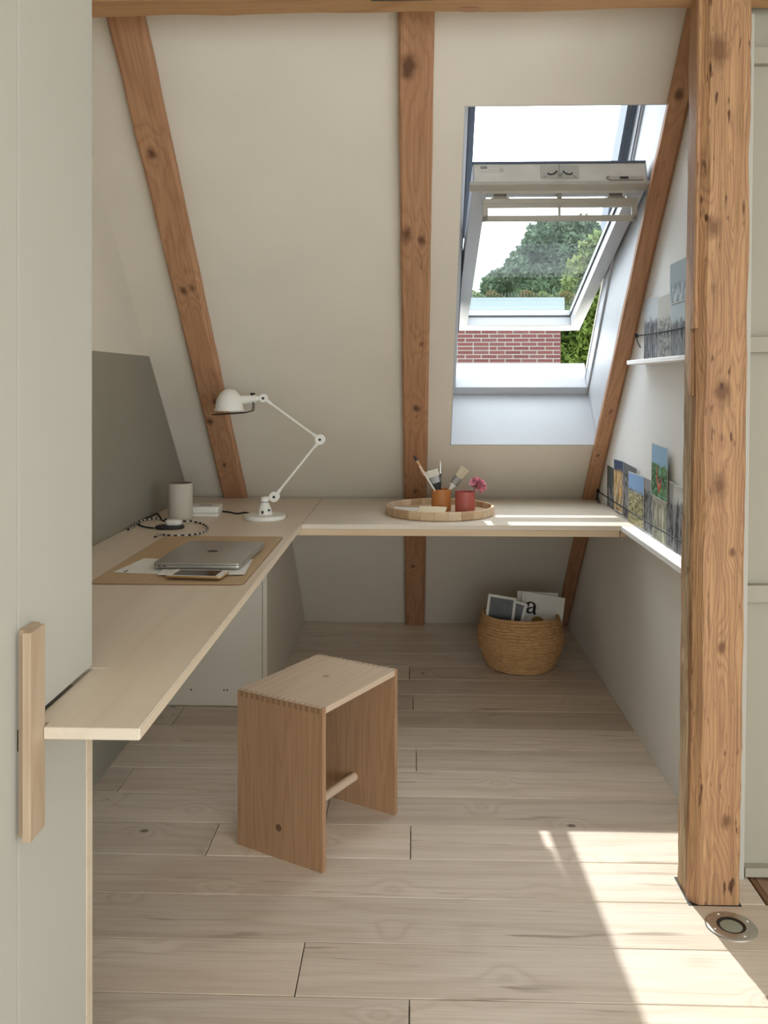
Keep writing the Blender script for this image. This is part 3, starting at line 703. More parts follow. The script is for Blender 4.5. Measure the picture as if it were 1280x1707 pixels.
# ------------------------------------------------------------------ things on the left desk
TA = math.atan((VPX - 640) / FPX)
def camxy(u, c_): return (c_ * (u * math.cos(TA) - math.sin(TA)), c_ * (math.cos(TA) + u * math.sin(TA)))
def desk(px, py, z=ZD):
    """point at height z seen at this place of the photograph"""
    c_ = (CAMZ - z) * FPX / (py - HORIZ)
    return Vector((*camxy((px - 640) / FPX, c_), z))
sp = empty('smart_speaker', (-.905, 3.46, ZD)); tag(sp, 'grey-white cylinder speaker standing against the grey wall', 'speaker')
b = B(); lathe(b, [(0, 0), (.043, 0), (.0465, .003), (.047, .006), (.047, .137), (.0455, .1395)], 56); obj('body', b, 'concrete', sp, smooth=40)
b = B(); lathe(b, [(.0455, .1395), (.044, .1385), (.042, .137), (0, .137)], 48); obj('top_grille', b, 'grille', sp, smooth=40)
# two flat white boxes behind it
bx = tag(obj('white_device', bb(-.075, .075, -.052, .052, 0, .013, .003, 3), 'white_plastic', loc=(-.848, 3.565, ZD), rot=(0, 0, R(4))), 'flat white plastic box right behind the speaker, under another', 'box')
bt = empty('white_device', (-.850, 3.565, ZD + .0135), R(2)); tag(bt, 'white rounded plastic box with a label, on top of a flat one', 'box')
b = B(); prism(b, rrect(-.079, .079, -.055, .055, .012), 0, .026); bevel(b, .004, 3); obj('body', b, 'white_plastic', bt, smooth=40)
obj('label', bb(-.004, .045, -.030, .015, .0258, .0263, 0), 'vent_grey', bt)
# charging pad with an earbud case
pad = obj('charging_pad', None or (lambda b: (prism(b, rrect(-.052, .052, -.040, .040, .036, 8), 0, .010), bevel(b, .003, 2), b)[2])(B()), 'black_plastic', loc=(-.885, 3.235, ZD), rot=(0, 0, R(6)), smooth=40)
tag(pad, 'flat black charging pad under the white earbud case', 'charger')
ec = empty('earbud_case', (-.872, 3.238, ZD + .0105), R(4)); tag(ec, 'small glossy white earbud case lying on the black pad', 'case')
b = B(); prism(b, rrect(-.030, .030, -.022, .022, .020, 8), 0, .0215); bevel(b, .009, 4); obj('body', b, 'white_plastic', ec, smooth=60)
b = B(); prism(b, rrect(-.0303, .0303, -.0223, .0223, .020, 8), .0150, .0154); obj('seam', b, 'vent_grey', ec)
# cables
b = B(); pts = [desk(221, 880), desk(238, 874), desk(246, 878), desk(238, 882), desk(253, 884)]
pts = spline([desk(280, 870) + Vector((-.01, 0, .004)), desk(270, 868), desk(262, 858), desk(250, 863), desk(234, 868), desk(232, 876), desk(242, 880), desk(256, 882)], 8)
for p in pts: p.z = ZD + .0035
tube(b, pts, .0028, 8); tag(obj('pad_cable', b, 'black_cord', smooth=True), 'thin black cable running from the charging pad behind the speaker', 'cable')
b = B(); pts = spline([desk(213, 885), desk(224, 879), desk(236, 870), desk(255, 867.5), desk(275, 868.5), desk(300, 872), desk(325, 872), desk(342, 877), desk(346, 885), desk(337, 890), desk(318, 893.5), desk(290, 895), desk(268, 893), desk(258, 897)], 10)
for i, p in enumerate(pts): p.z = ZD + .0042 + (.003 if 28 < i < 60 else 0)
tube(b, pts, .0033, 8, mi=lambda i: (i // 2) % 2); tag(obj('braided_cable', b, ['black_cord', 'white_cord'], smooth=True), 'black and white braided cable looped around the earbud case', 'cable')
b = B(); pts = spline([desk(348, 853), desk(365, 853.5), desk(382, 855), desk(395, 857.5), desk(408, 856), desk(421, 858)], 8)
for p in pts: p.z = ZD + .0035
tube(b, pts, .003, 8); tag(obj('lamp_cord', b, 'black_cord', smooth=True), 'black cord lying between the white box and the lamp base', 'cord')
# desk mat
dm = empty('desk_mat', (-.65, 2.695, ZD)); tag(dm, 'tan leather desk mat lying under the closed laptop', 'desk mat')
b = B(); prism(b, rrect(-.205, .205, -.365, .365, .022, 6), .0002, .0026); obj('edge', b, 'leather_edge', dm)
b = B(); prism(b, rrect(-.2045, .2045, -.3645, .3645, .0215, 6), .0026, .0030); obj('surface', b, 'leather', dm)
# papers
def sheet(nm, c, w_, h_, rz, z, lab, marks=(), mat='paper', curl=0.004, group=None):
    o = empty(nm, (c[0], c[1], z), R(rz)); tag(o, lab, 'paper', group)
    b = B(); n = 8; V = []
    for i in range(n + 1):
        for j in range(n + 1):
            x, y = -w_ / 2 + w_ * i / n, -h_ / 2 + h_ * j / n
            V.append(b.verts.new((x, y, .0003 + curl * max(0, abs(x) / (w_ / 2) - .8) * 2 * (.3 + abs(mnoise.noise((x * 9, y * 9, rz)))))))
    for i in range(n):
        for j in range(n): b.faces.new((V[i * (n + 1) + j], V[(i + 1) * (n + 1) + j], V[(i + 1) * (n + 1) + j + 1], V[i * (n + 1) + j + 1]))
    g = bmesh.ops.extrude_face_region(b, geom=b.faces[:]); bmesh.ops.translate(b, verts=[v_ for v_ in g['geom'] if isinstance(v_, bmesh.types.BMVert)], vec=(0, 0, -.00025))
    obj('sheet', b, mat, o)
    if marks:
        b = B()
        for x0, x1, y0, y1 in marks: box(b, x0, x1, y0, y1, .0005, .0009)
        obj('print', b, 'ink', o)['kind'] = 'stuff'
    return o
sheet('paper_sheet', (-.692, 2.545), .255, .20, -8, ZD + .0036, 'white printed sheet sticking out left of the laptop', [(.0, .018, -.082, -.072), (.004, .022, -.070, -.064), (.012, .016, -.09, -.06), (-.10, -.096, -.094, -.07)])
sheet('paper_sheet', (-.585, 2.53), .235, .21, 4, ZD + .0064, 'white sheet sticking out to the right under the laptop', [(-.04, .0, -.078, -.074), (-.03, .01, -.066, -.063), (.02, .06, -.072, -.069)])
# laptop: long side along the desk, near short edge shows the ports
lt = empty('laptop', (-.600, 2.665, ZD + .0105), R(-2.0)); tag(lt, 'closed silver laptop lying on papers on the desk mat', 'laptop')
b = B(); prism(b, rrect(-.123, .123, -.178, .178, .011, 6), .0008, .0096); bevel(b, .0016, 2); obj('base', b, 'alu', lt, smooth=40)
b = B(); prism(b, rrect(-.123, .123, -.178, .178, .011, 6), .0102, .0150); bevel(b, .0012, 2); obj('lid', b, 'alu', lt, smooth=40)
b = B()
for x0 in (-.105, -.090): prism(b, rrect(x0 - .005, x0 + .005, .0045, .0072, .0013, 4), 0, .0008)
b.transform(Matrix.Translation((0, -.1776, 0)) @ Matrix.Rotation(R(90), 4, 'X')); obj('port', b, 'alu_dark', lt)
b = B()                                     # emblem: fruit outline with a bite and a leaf
N_ = 36; ap = []
for i in range(N_):
    a = 2 * PI * i / N_; r = .0165 * (1 - .10 * math.cos(2 * a + PI)) * (1 - .13 * math.exp(-((a - PI / 2) / .25) ** 2) - .08 * math.exp(-((a - 3 * PI / 2) / .2) ** 2))
    if a < .55 or a > 2 * PI - .35: r -= .0052 * math.cos((a if a < 1 else a - 2 * PI) * 1.6)
    ap.append((r * math.cos(a), r * math.sin(a) * 1.05))
prism(b, ap, .01502, .01520); prism(b, [(.001, .019), (.0045, .0205), (.0065, .0255), (.0025, .024)], .01502, .01520)
b.transform(Matrix.Rotation(R(-90), 4, 'Z')); obj('emblem', b, 'alu_dark', lt, label='dark fruit emblem')
for fx in (-.1, .1):
    for fy in (-.15, .15):
        b = B(); lathe(b, [(0, .0), (.006, .0), (.006, .001)], 12, (fx, fy, 0)); obj('foot', b, 'black_plastic', lt)
# phone
ph = empty('phone', (-.584, 2.408, ZD + .0090), R(-5)); tag(ph, 'gold and white phone lying dark-screened in front of the laptop', 'phone')
b = B(); prism(b, rrect(-.079, .079, -.041, .041, .011, 6), 0, .0068); bevel(b, .0022, 3); obj('body', b, 'gold', ph, smooth=40)
b = B(); prism(b, rrect(-.0775, .0775, -.0395, .0395, .010, 6), .0066, .0070); obj('face', b, 'white_plastic', ph)
b = B(); prism(b, rrect(-.058, .060, -.034, .034, .001, 2), .0070, .0072); obj('screen', b, 'screen', ph)
b = B(); lathe(b, [(.0042, .0071), (.0055, .0072), (.0055, .0070)], 16, (-.068, 0, 0)); obj('home_button', b, 'gold', ph)

# ------------------------------------------------------------------ tray, pots, brushes, flower
TY = 3.64; TX = .104
ty = empty('round_tray', (TX, TY, ZD)); tag(ty, 'round wooden tray with a low rim on the worktop', 'tray')
b = B(); lathe(b, [(0, .002), (.205, .002), (.205, .010), (0, .010)], 64); obj('bottom', b, 'tray', ty)
NS = 26
for i in range(NS):                                   # rim staves
    a0, a1 = 2 * PI * i / NS, 2 * PI * (i + 1) / NS - .004; b = B(); rg = []
    for q in range(4):
        a = a0 + (a1 - a0) * q / 3; rg.append([b.verts.new((r * math.cos(a), r * math.sin(a), z)) for r, z in ((.205, .0005), (.216, .0005), (.2185, .004), (.2185, .031), (.216, .0345), (.208, .0345), (.205, .032))])
    for A, D in zip(rg, rg[1:]):
        for j in range(7): b.faces.new((A[j], A[(j + 1) % 7], D[(j + 1) % 7], D[j]))
    b.faces.new(rg[0]); b.faces.new(rg[-1][::-1])
    b.transform(Matrix.Identity(4)); obj('rim_stave', b, wood('tray_stave_%d' % i, *random.choice((((214, 188, 154), (190, 156, 120), (140, 104, 76)), ((196, 164, 128), (168, 132, 98), (120, 88, 62)), ((222, 200, 170), (200, 170, 136), (150, 116, 86)))), 'X', 9, 6, 10, .2, 1.4, .04, .5, .1, .5), ty)
def pot(x, y, r, h, mat, lab, rot=0):
    o = empty('pot', (x, y, ZD + .0102)); tag(o, lab, 'pot')
    b = B(); lathe(b, [(0, 0), (r * .93, 0), (r * .98, .004), (r, .012), (r, h - .002), (r * .985, h), (r * .93, h - .001), (r * .92, h - .006), (r * .91, .012), (0, .010)], 48); obj('body', b, mat, o, smooth=40); return o
P1 = Vector((.110, 3.650, ZD + .0102)); P2 = Vector((.204, 3.605, ZD + .0102))
pot(P1.x, P1.y, .0395, .088, 'ochre', 'ochre orange ceramic pot holding the paint brushes'); pot(P2.x, P2.y, .0400, .084, 'terracotta', 'brick red ceramic pot holding a pink carnation')
def brush(foot, head, lab, parts):
    """parts: (name, t0, t1, w0, w1, thickness, mat) along foot->head"""
    o = empty('paint_brush', foot); tag(o, lab, 'paint brush', 'paint brushes in the ochre pot')
    d = Vector(head) - Vector(foot); L = d.length; d.normalize()
    s = d.cross(Vector((0, 1, 0))).normalized(); n = s.cross(d)
    m = frame((0, 0, 0), s, n, d)
    for nm, t0, t1, w0, w1, th0, th1, mat in parts:
        b = B(); prof = []
        A = []; D = []
        k_ = 12
        for i in range(k_):
            a = 2 * PI * i / k_
            sx = math.copysign(abs(math.cos(a)) ** .6, math.cos(a)); sy = math.copysign(abs(math.sin(a)) ** .6, math.sin(a))
            A.append(b.verts.new((sx * w0 / 2, sy * th0 / 2, L * t0))); D.append(b.verts.new((sx * w1 / 2, sy * th1 / 2, L * t1)))
        for i in range(k_): b.faces.new((A[i], A[(i + 1) % k_], D[(i + 1) % k_], D[i]))
        b.faces.new(A[::-1]); b.faces.new(D); b.transform(m); obj(nm, b, mat, o, smooth=50)
    return o
def up(px, py, Y):      # point at depth Y
    u = (px - 640) / FPX; c_ = Y / (math.cos(TA) + u * math.sin(TA))
    return Vector((camxy(u, c_)[0], Y, CAMZ - (py - HORIZ) / FPX * c_))
f0 = P1 + Vector((0, 0, .012))
brush(f0 + Vector((.014, -.016, 0)), up(690, 760, 3.64), 'long thin brush with a black tip leaning far left in the ochre pot', [('handle', 0, .78, .006, .008, .006, .008, 'white_plastic'), ('ferrule', .78, .91, .009, .011, .009, .009, 'brushwood'), ('bristles', .91, 1, .012, .009, .009, .004, 'black_plastic')])
brush(f0 + Vector((.020, -.022, 0)), up(699, 777, 3.615), 'white handled brush with a pale pink head in the ochre pot', [('handle', 0, .78, .007, .006, .007, .006, 'white_plastic'), ('ferrule', .78, .80, .007, .012, .007, .010, 'white_plastic'), ('bristles', .80, 1, .013, .008, .011, .006, 'pinkwood')])
brush(f0 + Vector((.008, .004, 0)), up(719, 784, 3.65), 'wide flat brush with white bristles and a black ferrule base in the ochre pot', [('handle', 0, .52, .010, .018, .008, .010, 'black_plastic'), ('shoulder', .52, .66, .018, .054, .010, .013, 'black_plastic'), ('ferrule', .66, .83, .054, .054, .014, .014, 'bristle_grey'), ('bristles', .83, 1, .052, .050, .012, .010, 'bristle_white')])
brush(f0 + Vector((-.004, .014, 0)), up(734, 768, 3.67), 'slim dark handled brush standing upright in the ochre pot', [('handle', 0, .72, .006, .009, .006, .008, 'black_plastic'), ('ferrule', .72, .90, .009, .010, .008, .006, 'steel'), ('bristles', .90, 1, .010, .005, .006, .002, 'bristle_white')])
brush(f0 + Vector((-.018, 0, 0)), up(775, 781, 3.64), 'flat brush with a white handle and cream bristles leaning right in the ochre pot', [('handle', 0, .50, .012, .012, .007, .007, 'white_plastic'), ('shoulder', .50, .60, .012, .030, .007, .011, 'white_plastic'), ('ferrule', .60, .78, .034, .035, .012, .012, 'bristle_grey'), ('bristles', .78, 1, .035, .040, .011, .009, 'bristle_cream')])
# carnation
fw = empty('carnation', P2 + Vector((0, 0, .012))); tag(fw, 'pink carnation leaning over the rim of the red pot', 'flower')
hc = up(796, 809, 3.60) - (P2 + Vector((0, 0, .012)))
b = B(); tube(b, spline([(-.008, .004, 0), (.008, 0, .04), hc * .75 + Vector((-.006, 0, -.012)), hc + Vector((-.008, 0, -.014))], 6), .0018, 8); obj('stem', b, 'green', fw, smooth=True)
b = B(); tube(b, [hc + Vector((-.013, 0, -.022)), hc + Vector((-.007, 0, -.012)), hc + Vector((-.002, 0, -.002))], [.003, .0065, .0075], 10); obj('calyx', b, 'green', fw, smooth=True)
rg = random.Random(3); axis = Vector((.45, -.25, .85)).normalized()
b = B()
for i in range(46):                                   # ruffled petals
    d = Vector((rg.gauss(0, 1), rg.gauss(0, 1), rg.gauss(0, 1))).normalized()
    if d.dot(axis) < -.45: d = (d + axis * 1.2).normalized()
    t = d.cross(Vector((rg.gauss(0, 1), rg.gauss(0, 1), rg.gauss(0, 1)))).normalized(); n_ = d.cross(t)
    r0 = rg.uniform(.018, .033); V = []
    for u in range(4):
        for v_ in range(6):
            uu, vv = u / 3, v_ / 5 - .5
            p = d * (r0 * (.25 + .75 * uu)) + t * (vv * .026 * (.3 + uu)) + n_ * (.006 * uu * math.sin(v_ * 2.6 + i) + .006 * uu * uu)
            if u == 3: p += d * (.004 * (v_ % 2))
            V.append(b.verts.new(hc + p))
    for u in range(3):
        for v_ in range(5): b.faces.new((V[u * 6 + v_], V[u * 6 + v_ + 1], V[u * 6 + v_ + 7], V[u * 6 + v_ + 6]))
obj('petals', b, 'pink', fw, smooth=True)['kind'] = 'stuff'
# papers on the tray
sheet('paper_sheet', (-.005, 3.640), .17, .10, -12, ZD + .0345 - .018, 'thin white sheets lying at the left of the round tray', (), 'paper', .01)
ev = obj('cream_envelope', bb(-.055, .055, -.034, .034, 0, .004, .001, 1), 'cream_paper', loc=(.070, 3.545, ZD + .022), rot=(R(20), 0, R(-12))); tag(ev, 'cream card leaning on the front rim of the round tray', 'card')

# ------------------------------------------------------------------ basket with magazines
BX, BY = .494, 4.20
bk_ = empty('basket', (BX, BY, 0)); tag(bk_, 'round woven seagrass basket on the floor under the worktop', 'basket')
b = B(); NC = 19
def brad(t): return .150 + .046 * math.sin(min(1, t * 1.55) * PI / 2) - (.022 * max(0, (t - .52) / .48) ** 1.3)
for i in range(NC):
    t = i / (NC - 1); z = .010 + t * .222; r = brad(t); rp = .0075; n = 72
    pts = []
    for j in range(n):
        a = 2 * PI * j / n; w_ = 1 + .006 * mnoise.noise((math.cos(a) * 3, math.sin(a) * 3, i * .7)) + .004 * math.sin(j * 3.0 + i * 1.7)
        dz = .004 * mnoise.noise((math.cos(a) * 2, math.sin(a) * 2, i * .3 + 9)) + (-.010 * math.cos(a - 1.2) * t)
        pts.append((r * w_ * math.cos(a), r * w_ * math.sin(a), z + dz))
    tube(b, pts, rp, 8, True)
obj('coil_wall', b, 'seagrass', bk_, smooth=True)
b = B(); lathe(b, [(0, .004), (.150, .004), (.150, .012), (0, .012)], 40); obj('bottom', b, 'seagrass', bk_)
b = B()
for i in range(420):                                  # loose straw ends
    a = random.uniform(0, 2 * PI); t = random.uniform(.15, .95) if i % 2 else random.uniform(.45, .62); r = brad(t) + .004; z = .012 + t * .222
    p = Vector((r * math.cos(a), r * math.sin(a), z)); d = Vector((math.cos(a) * random.uniform(.15, .6) - math.sin(a) * random.uniform(-1, 1), math.sin(a) * random.uniform(.15, .6) + math.cos(a) * random.uniform(-1, 1), random.uniform(-.4, .5)))
    tube(b, [p, p + d * random.uniform(.010, .022)], [.0011, .0005], 4)
so_ = obj('straw_ends', b, 'seagrass', bk_); so_['kind'] = 'stuff'
def leaf_sheet(nm, c, w_, h_, yaw, lean, roll, lab, cat='magazine', mat='paper', th=.004, group='magazines in the basket'):
    """stands upright: local x width, local z height (bottom at 0)"""
    o = empty(nm); o.matrix_world = Matrix.Translation(c) @ Matrix.Rotation(R(yaw), 4, 'Z') @ Matrix.Rotation(R(lean), 4, 'X') @ Matrix.Rotation(R(roll), 4, 'Y')
    tag(o, lab, cat, group); obj('pages', bb(-w_ / 2, w_ / 2, -th / 2, th / 2, 0, h_, .0008, 1), mat, o); return o
YM = BY - .03
# left: dark picture sheets with white borders
def pic_sheet(c, w_, h_, yaw, lean, roll, lab, inset=.012):
    o = leaf_sheet('picture_print', c, w_, h_, yaw, lean, roll, lab, 'print', 'paper', .002, 'dark prints in the basket')
    obj('picture', bb(-w_ / 2 + inset, w_ / 2 - inset, -.0016, -.0010, .02, h_ - inset, 0), darkpic, o); return o
k = N('dark_photo'); v = k.coord('Object', (9, 9, 9)); n1 = k.noise(v, 1.0, 4, .6, .6)
darkpic = k.fin(k.ramp(n1, [(.45, (.012, .010, .009, 1)), (.62, (.05, .045, .04, 1)), (.75, (.25, .23, .22, 1))]), .35)
pic_sheet((.392, 4.158, .08), .165, .235, -8, -8, 12, 'dark print with a white border, rightmost of those in the basket')
pic_sheet((.383, 4.144, .08), .150, .245, -8, -8, 15, 'dark print with a wavy pale edge in the middle of the basket prints')
pic_sheet((.372, 4.130, .08), .130, .255, -8, -8, 7, 'leftmost dark print leaning in the basket')
m1 = leaf_sheet('magazine', (.575, 4.250, .12), .19, .205, -4, -6, 2, 'cream magazine standing hindmost in the basket', mat='paper')
m2 = leaf_sheet('magazine', (.575, 4.205, .11), .20, .215, -4, -10, 8, 'white magazine with a large black letter a in the basket')
def stroke(bm, pts, wds, y0, y1):
    L_, R_ = [], []
    for i, p in enumerate(pts):
        t = Vector(pts[min(i + 1, len(pts) - 1)]) - Vector(pts[max(i - 1, 0)]); t.normalize(); nn = Vector((-t.y, t.x)); w_ = wds[i] / 2
        L_.append(Vector(p) + nn * w_); R_.append(Vector(p) - nn * w_)
    for i in range(len(pts) - 1):
        q = [L_[i], L_[i + 1], R_[i + 1], R_[i]]
        A = [bm.verts.new((v_.x, y0, v_.y)) for v_ in q]; D = [bm.verts.new((v_.x, y1, v_.y)) for v_ in q]
        bm.faces.new(A); bm.faces.new(D[::-1])
        for j in range(4): bm.faces.new((A[j], A[(j + 1) % 4], D[(j + 1) % 4], D[j]))
b = B(); S = .055; cx, cz = -.050, .118
g = lambda pts: [(cx + x * S, cz + z * S) for x, z in pts]
stroke(b, g([(-.34, .66), (-.33, .78), (-.22, .90), (-.02, .96), (.16, .90), (.26, .76), (.28, .60)]), [.02 * 1, .016, .009, .006, .009, .012, .0135], -.0024, -.0020)
stroke(b, g([(-.34, .62), (-.27, .70), (-.22, .76)]), [.010, .012, .006], -.0024, -.0020)
stroke(b, g([(.28, .64), (.28, .40), (.28, .16), (.33, .05), (.42, .04), (.50, .10)]), [.0135, .0135, .0135, .011, .006, .002], -.0024, -.0020)
stroke(b, g([(.24, .58), (.0, .52), (-.20, .44), (-.30, .28), (-.24, .12), (-.08, .06), (.10, .12), (.24, .26)]), [.003, .006, .010, .0135, .012, .008, .005, .003], -.0024, -.0020)
obj('letter', b, 'ink', m2, label='large black letter a')
b = B(); lathe(b, [(0, 0), (.032, 0), (.032, .0004), (0, .0004)], 32); b.transform(Matrix.Translation((-.012, -.0020, .080)) @ Matrix.Rotation(R(90), 4, 'X')); obj('gold_dot', b, plain('mustard_print', (150, 118, 44), .6), m2)
b = B()
for i in range(5): box(b, -.093, -.060, -.0024, -.0020, .100 - i * .008, .102 - i * .008)
box(b, -.022, -.020, -.0024, -.0020, .140, .167); box(b, -.016, -.0145, -.0024, -.0020, .145, .165); obj('small_print', b, 'vent_grey', m2)['kind'] = 'stuff'

# ------------------------------------------------------------------ photographs on the right wall
def photo_mat(name, sky, mid, dark, hor=.55, sc=5.0, spot=None, vert=False):
    k = N(name); t = k.n('TexCoord'); uv = t.outputs['UV']; sx = k.n('SeparateXYZ'); k.l(uv, sx.inputs[0])
    m = k.n('Mapping'); m.inputs['Scale'].default_value = (sc * (1.6 if vert else 1), sc * (.5 if vert else 1), 1); m.inputs['Location'].default_value = (random.uniform(0, 40), random.uniform(0, 40), 0); k.l(uv, m.inputs[0])
    n1 = k.noise(m.outputs[0], 1.0, 6, .7, .9); n2 = k.noise(m.outputs[0], 2.7, 4, .6)
    ground = k.ramp(n1, [(.38, lin(*dark)), (.52, lin(*mid)), (.68, tuple(min(1, c_ * 2.0) for c_ in lin(*mid)[:3]))])
    if spot:
        ground = k.mix(k.ramp(n2, [(.5, (0, 0, 0, 1)), (.56, (1, 1, 1, 1))]), ground, lin(*spot))
    edge = k.math('ADD', sx.outputs[1], k.math('MULTIPLY', k.math('SUBTRACT', n2, .5), .55))
    col = k.mix(k.ramp(edge, [(hor - .03, (0, 0, 0, 1)), (hor + .03, (1, 1, 1, 1))]), ground, lin(*sky))
    return k.fin(col, .65, 0, .12)
def wallp(px, py, X): 
    u = (px - 640) / FPX; c_ = X / (u * math.cos(TA) - math.sin(TA)); return camxy(u, c_)[1], CAMZ - (py - HORIZ) / FPX * c_
def photo(x0, x1, yt, yb, lab, mat, layer=0, tilt=0.0, border=.003, group='photographs along the ledge', h=None, zb=None, w_=None):
    X = XR - .004 - layer * .0022
    Ya, _ = wallp(x0, yt, X); Yb_, _ = wallp(x1, yt, X); Ym = (Ya + Yb_) / 2
    zt = wallp((x0 + x1) / 2, yt, X)[1]; z0 = zb if zb is not None else wallp((x0 + x1) / 2, yb, X)[1]
    W = abs(Ya - Yb_); H = zt - z0
    if w_: W = w_
    # local: x along -Y (to the right seen from the room), z up, y into the wall
    o = empty('photo_print'); lean = R(1.2)
    o.matrix_world = Matrix.Translation((X - H * math.sin(lean) * .5, Ym, z0)) @ Matrix.Rotation(R(-90), 4, 'Z') @ Matrix.Rotation(R(tilt), 4, 'Y') @ Matrix.Rotation(-lean * .4, 4, 'X')
    tag(o, lab, 'photo', group)
    obj('card', bb(-W / 2, W / 2, -.0002, .0002, 0, H, 0), 'paper', o)
    b = B(); uvl = b.loops.layers.uv.new('UVMap'); e = border
    vs_ = [b.verts.new(p) for p in ((-W / 2 + e, -.00045, e), (W / 2 - e, -.00045, e), (W / 2 - e, -.00045, H - e), (-W / 2 + e, -.00045, H - e))]
    f = b.faces.new(vs_)
    for lp_, uv_ in zip(f.loops, ((0, 0), (1, 0), (1, 1), (0, 1))): lp_[uvl].uv = uv_
    me = bpy.data.meshes.new('image'); b.to_mesh(me); b.free(); me.materials.append(mat); obj('image', me, mat, o)
    return o
BWs = lambda n, **k_: photo_mat(n, **{**dict(sky=(196, 196, 198), mid=(128, 128, 130), dark=(28, 28, 30)), **k_})
ZL = ZD - .0013
photo(1012, 1028, 778, 0, 'narrow black and white photo, leftmost on the lower ledge', BWs('photo_a', sky=(90, 96, 92), vert=True, sc=6), 0, 1, zb=ZD)
photo(1024, 1043, 767, 0, 'photo of a golden carved figure under a dark blue sky on the lower ledge', photo_mat('photo_b', (74, 88, 116), (190, 152, 98), (60, 50, 40), .80, 3.2, (206, 196, 172), True), 1, -1.5, zb=ZD + .010)
photo(1038, 1061, 774, 0, 'black and white photo of stone carving beside the golden figure photo', BWs('photo_c', sky=(112, 116, 120), hor=.85, sc=7, vert=True), 2, 2, zb=ZD)
photo(1048, 1074, 790, 0, 'photo of a yellow temple under a bright blue sky on the lower ledge', photo_mat('photo_d', (146, 180, 224), (150, 146, 116), (44, 54, 40), .66, 6, (204, 192, 150)), 3, -1, zb=ZD)
photo(1067, 1091, 797, 0, 'black and white photo of columns left of the boat photo', BWs('photo_e', sky=(158, 158, 160), hor=.78, sc=5, vert=True), 2, 0, zb=ZD)
photo(1088, 1111, 824, 0, 'beige faded photo standing below the boat photo', photo_mat('photo_g', (196, 194, 178), (172, 170, 152), (112, 110, 98), .8, 3, None, True), 4, 0, zb=ZL)
pf = photo(1086, 1113, 742, 832, 'colour photo of a red boat on green water, highest above the lower ledge', photo_mat('photo_f', (160, 196, 226), (98, 128, 84), (40, 48, 36), .62, 4, (110, 160, 130)), 5, 1.5, zb=None)
b = B()                                   # the painted boat on that photo
stroke(b, [(-.030, .105), (-.020, .06), (0, .028), (.020, .05), (.028, .075)], [.006, .016, .022, .014, .006], -.0009, -.0006); obj('boat', b, plain('boat_red', (190, 78, 62), .4), pf)
b = B(); stroke(b, [(-.014, .058), (.0, .040), (.014, .056)], [.004, .009, .004], -.0012, -.0009); obj('boat_inside', b, plain('boat_pink', (226, 150, 130), .4), pf)
b = B(); stroke(b, [(-.004, .085), (.012, .092), (.026, .088)], [.010, .022, .016], -.0009, -.0006); obj('water', b, plain('boat_green', (112, 170, 140), .4), pf)
photo(1108, 1137, 805, 0, 'black and white photo of arches right of the boat photo', BWs('photo_h', sky=(166, 166, 168), hor=.70, sc=4, vert=True), 3, 2, zb=ZL)
photo(1124, 1148, 812, 0, 'black and white photo partly hidden behind the post on the lower ledge', BWs('photo_i', sky=(204, 204, 202), hor=.75, sc=4, vert=True), 5, -2, zb=ZL)
ZU = 1.3925
photo(1074, 1098, 496, 0, 'black and white photo of branches, leftmost on the upper ledge', BWs('photo_j', mid=(120, 120, 122), dark=(30, 30, 32), sky=(206, 210, 214), hor=.62, sc=5, vert=True), 1, 1, zb=ZU)
photo(1097, 1121, 491, 0, 'grey photo of a crowded square in the middle of the upper ledge', photo_mat('photo_k', (198, 198, 188), (150, 148, 142), (62, 60, 58), .62, 8), 2, -1, zb=ZU)
photo(1118, 1150, 496, 0, 'black and white photo of a building by the post on the upper ledge', BWs('photo_l', mid=(120, 121, 123), dark=(30, 30, 32), sky=(186, 200, 206), hor=.62, sc=4, vert=True), 3, 1, zb=ZU)
photo(1117, 1152, 432, 503, 'blue-grey photo of mist hanging highest above the upper ledge', photo_mat('photo_m', (164, 176, 182), (142, 154, 162), (100, 112, 120), .45, 2.0, (196, 204, 208), True), 4, -.5)
# elastic cords holding the photographs
def cord(Y0_, Y1_, z, lab, knots=()):
    X = XR - .020; o = empty('elastic_cord', (X, Y0_, z)); tag(o, lab, 'cord', 'black elastic cords across the photographs')
    n = 24; pts = [(.006 if i in (0, n) else 0, (Y1_ - Y0_) * i / n, -.006 * math.sin(PI * i / n)) for i in range(n + 1)]
    b = B(); tube(b, pts, .0026, 8); obj('line', b, 'black_cord', o, smooth=True)
    b = B(); lathe(b, [(0, -.008), (.007, -.004), (.008, .001), (.005, .007), (0, .008)], 14, (.004, -.006, 0)); obj('knot', b, 'black_cord', o, smooth=True)
    for q, dy in enumerate((-.06, -.02)[:knots and 2 or 1]):
        b = B(); tube(b, spline([(0, -.01, 0), (-.004, dy * .4 - .02, -.02), (-.004, dy - .03, -.045 - .02 * q)], 6), .0022, 8); obj('tail', b, 'black_cord', o, smooth=True)
cord(4.02, 2.43, .834, 'black cord stretched across the lower row of photographs', True)
o_ = cord(3.325, 2.43, 1.484, 'black cord stretched across the upper row of photographs')

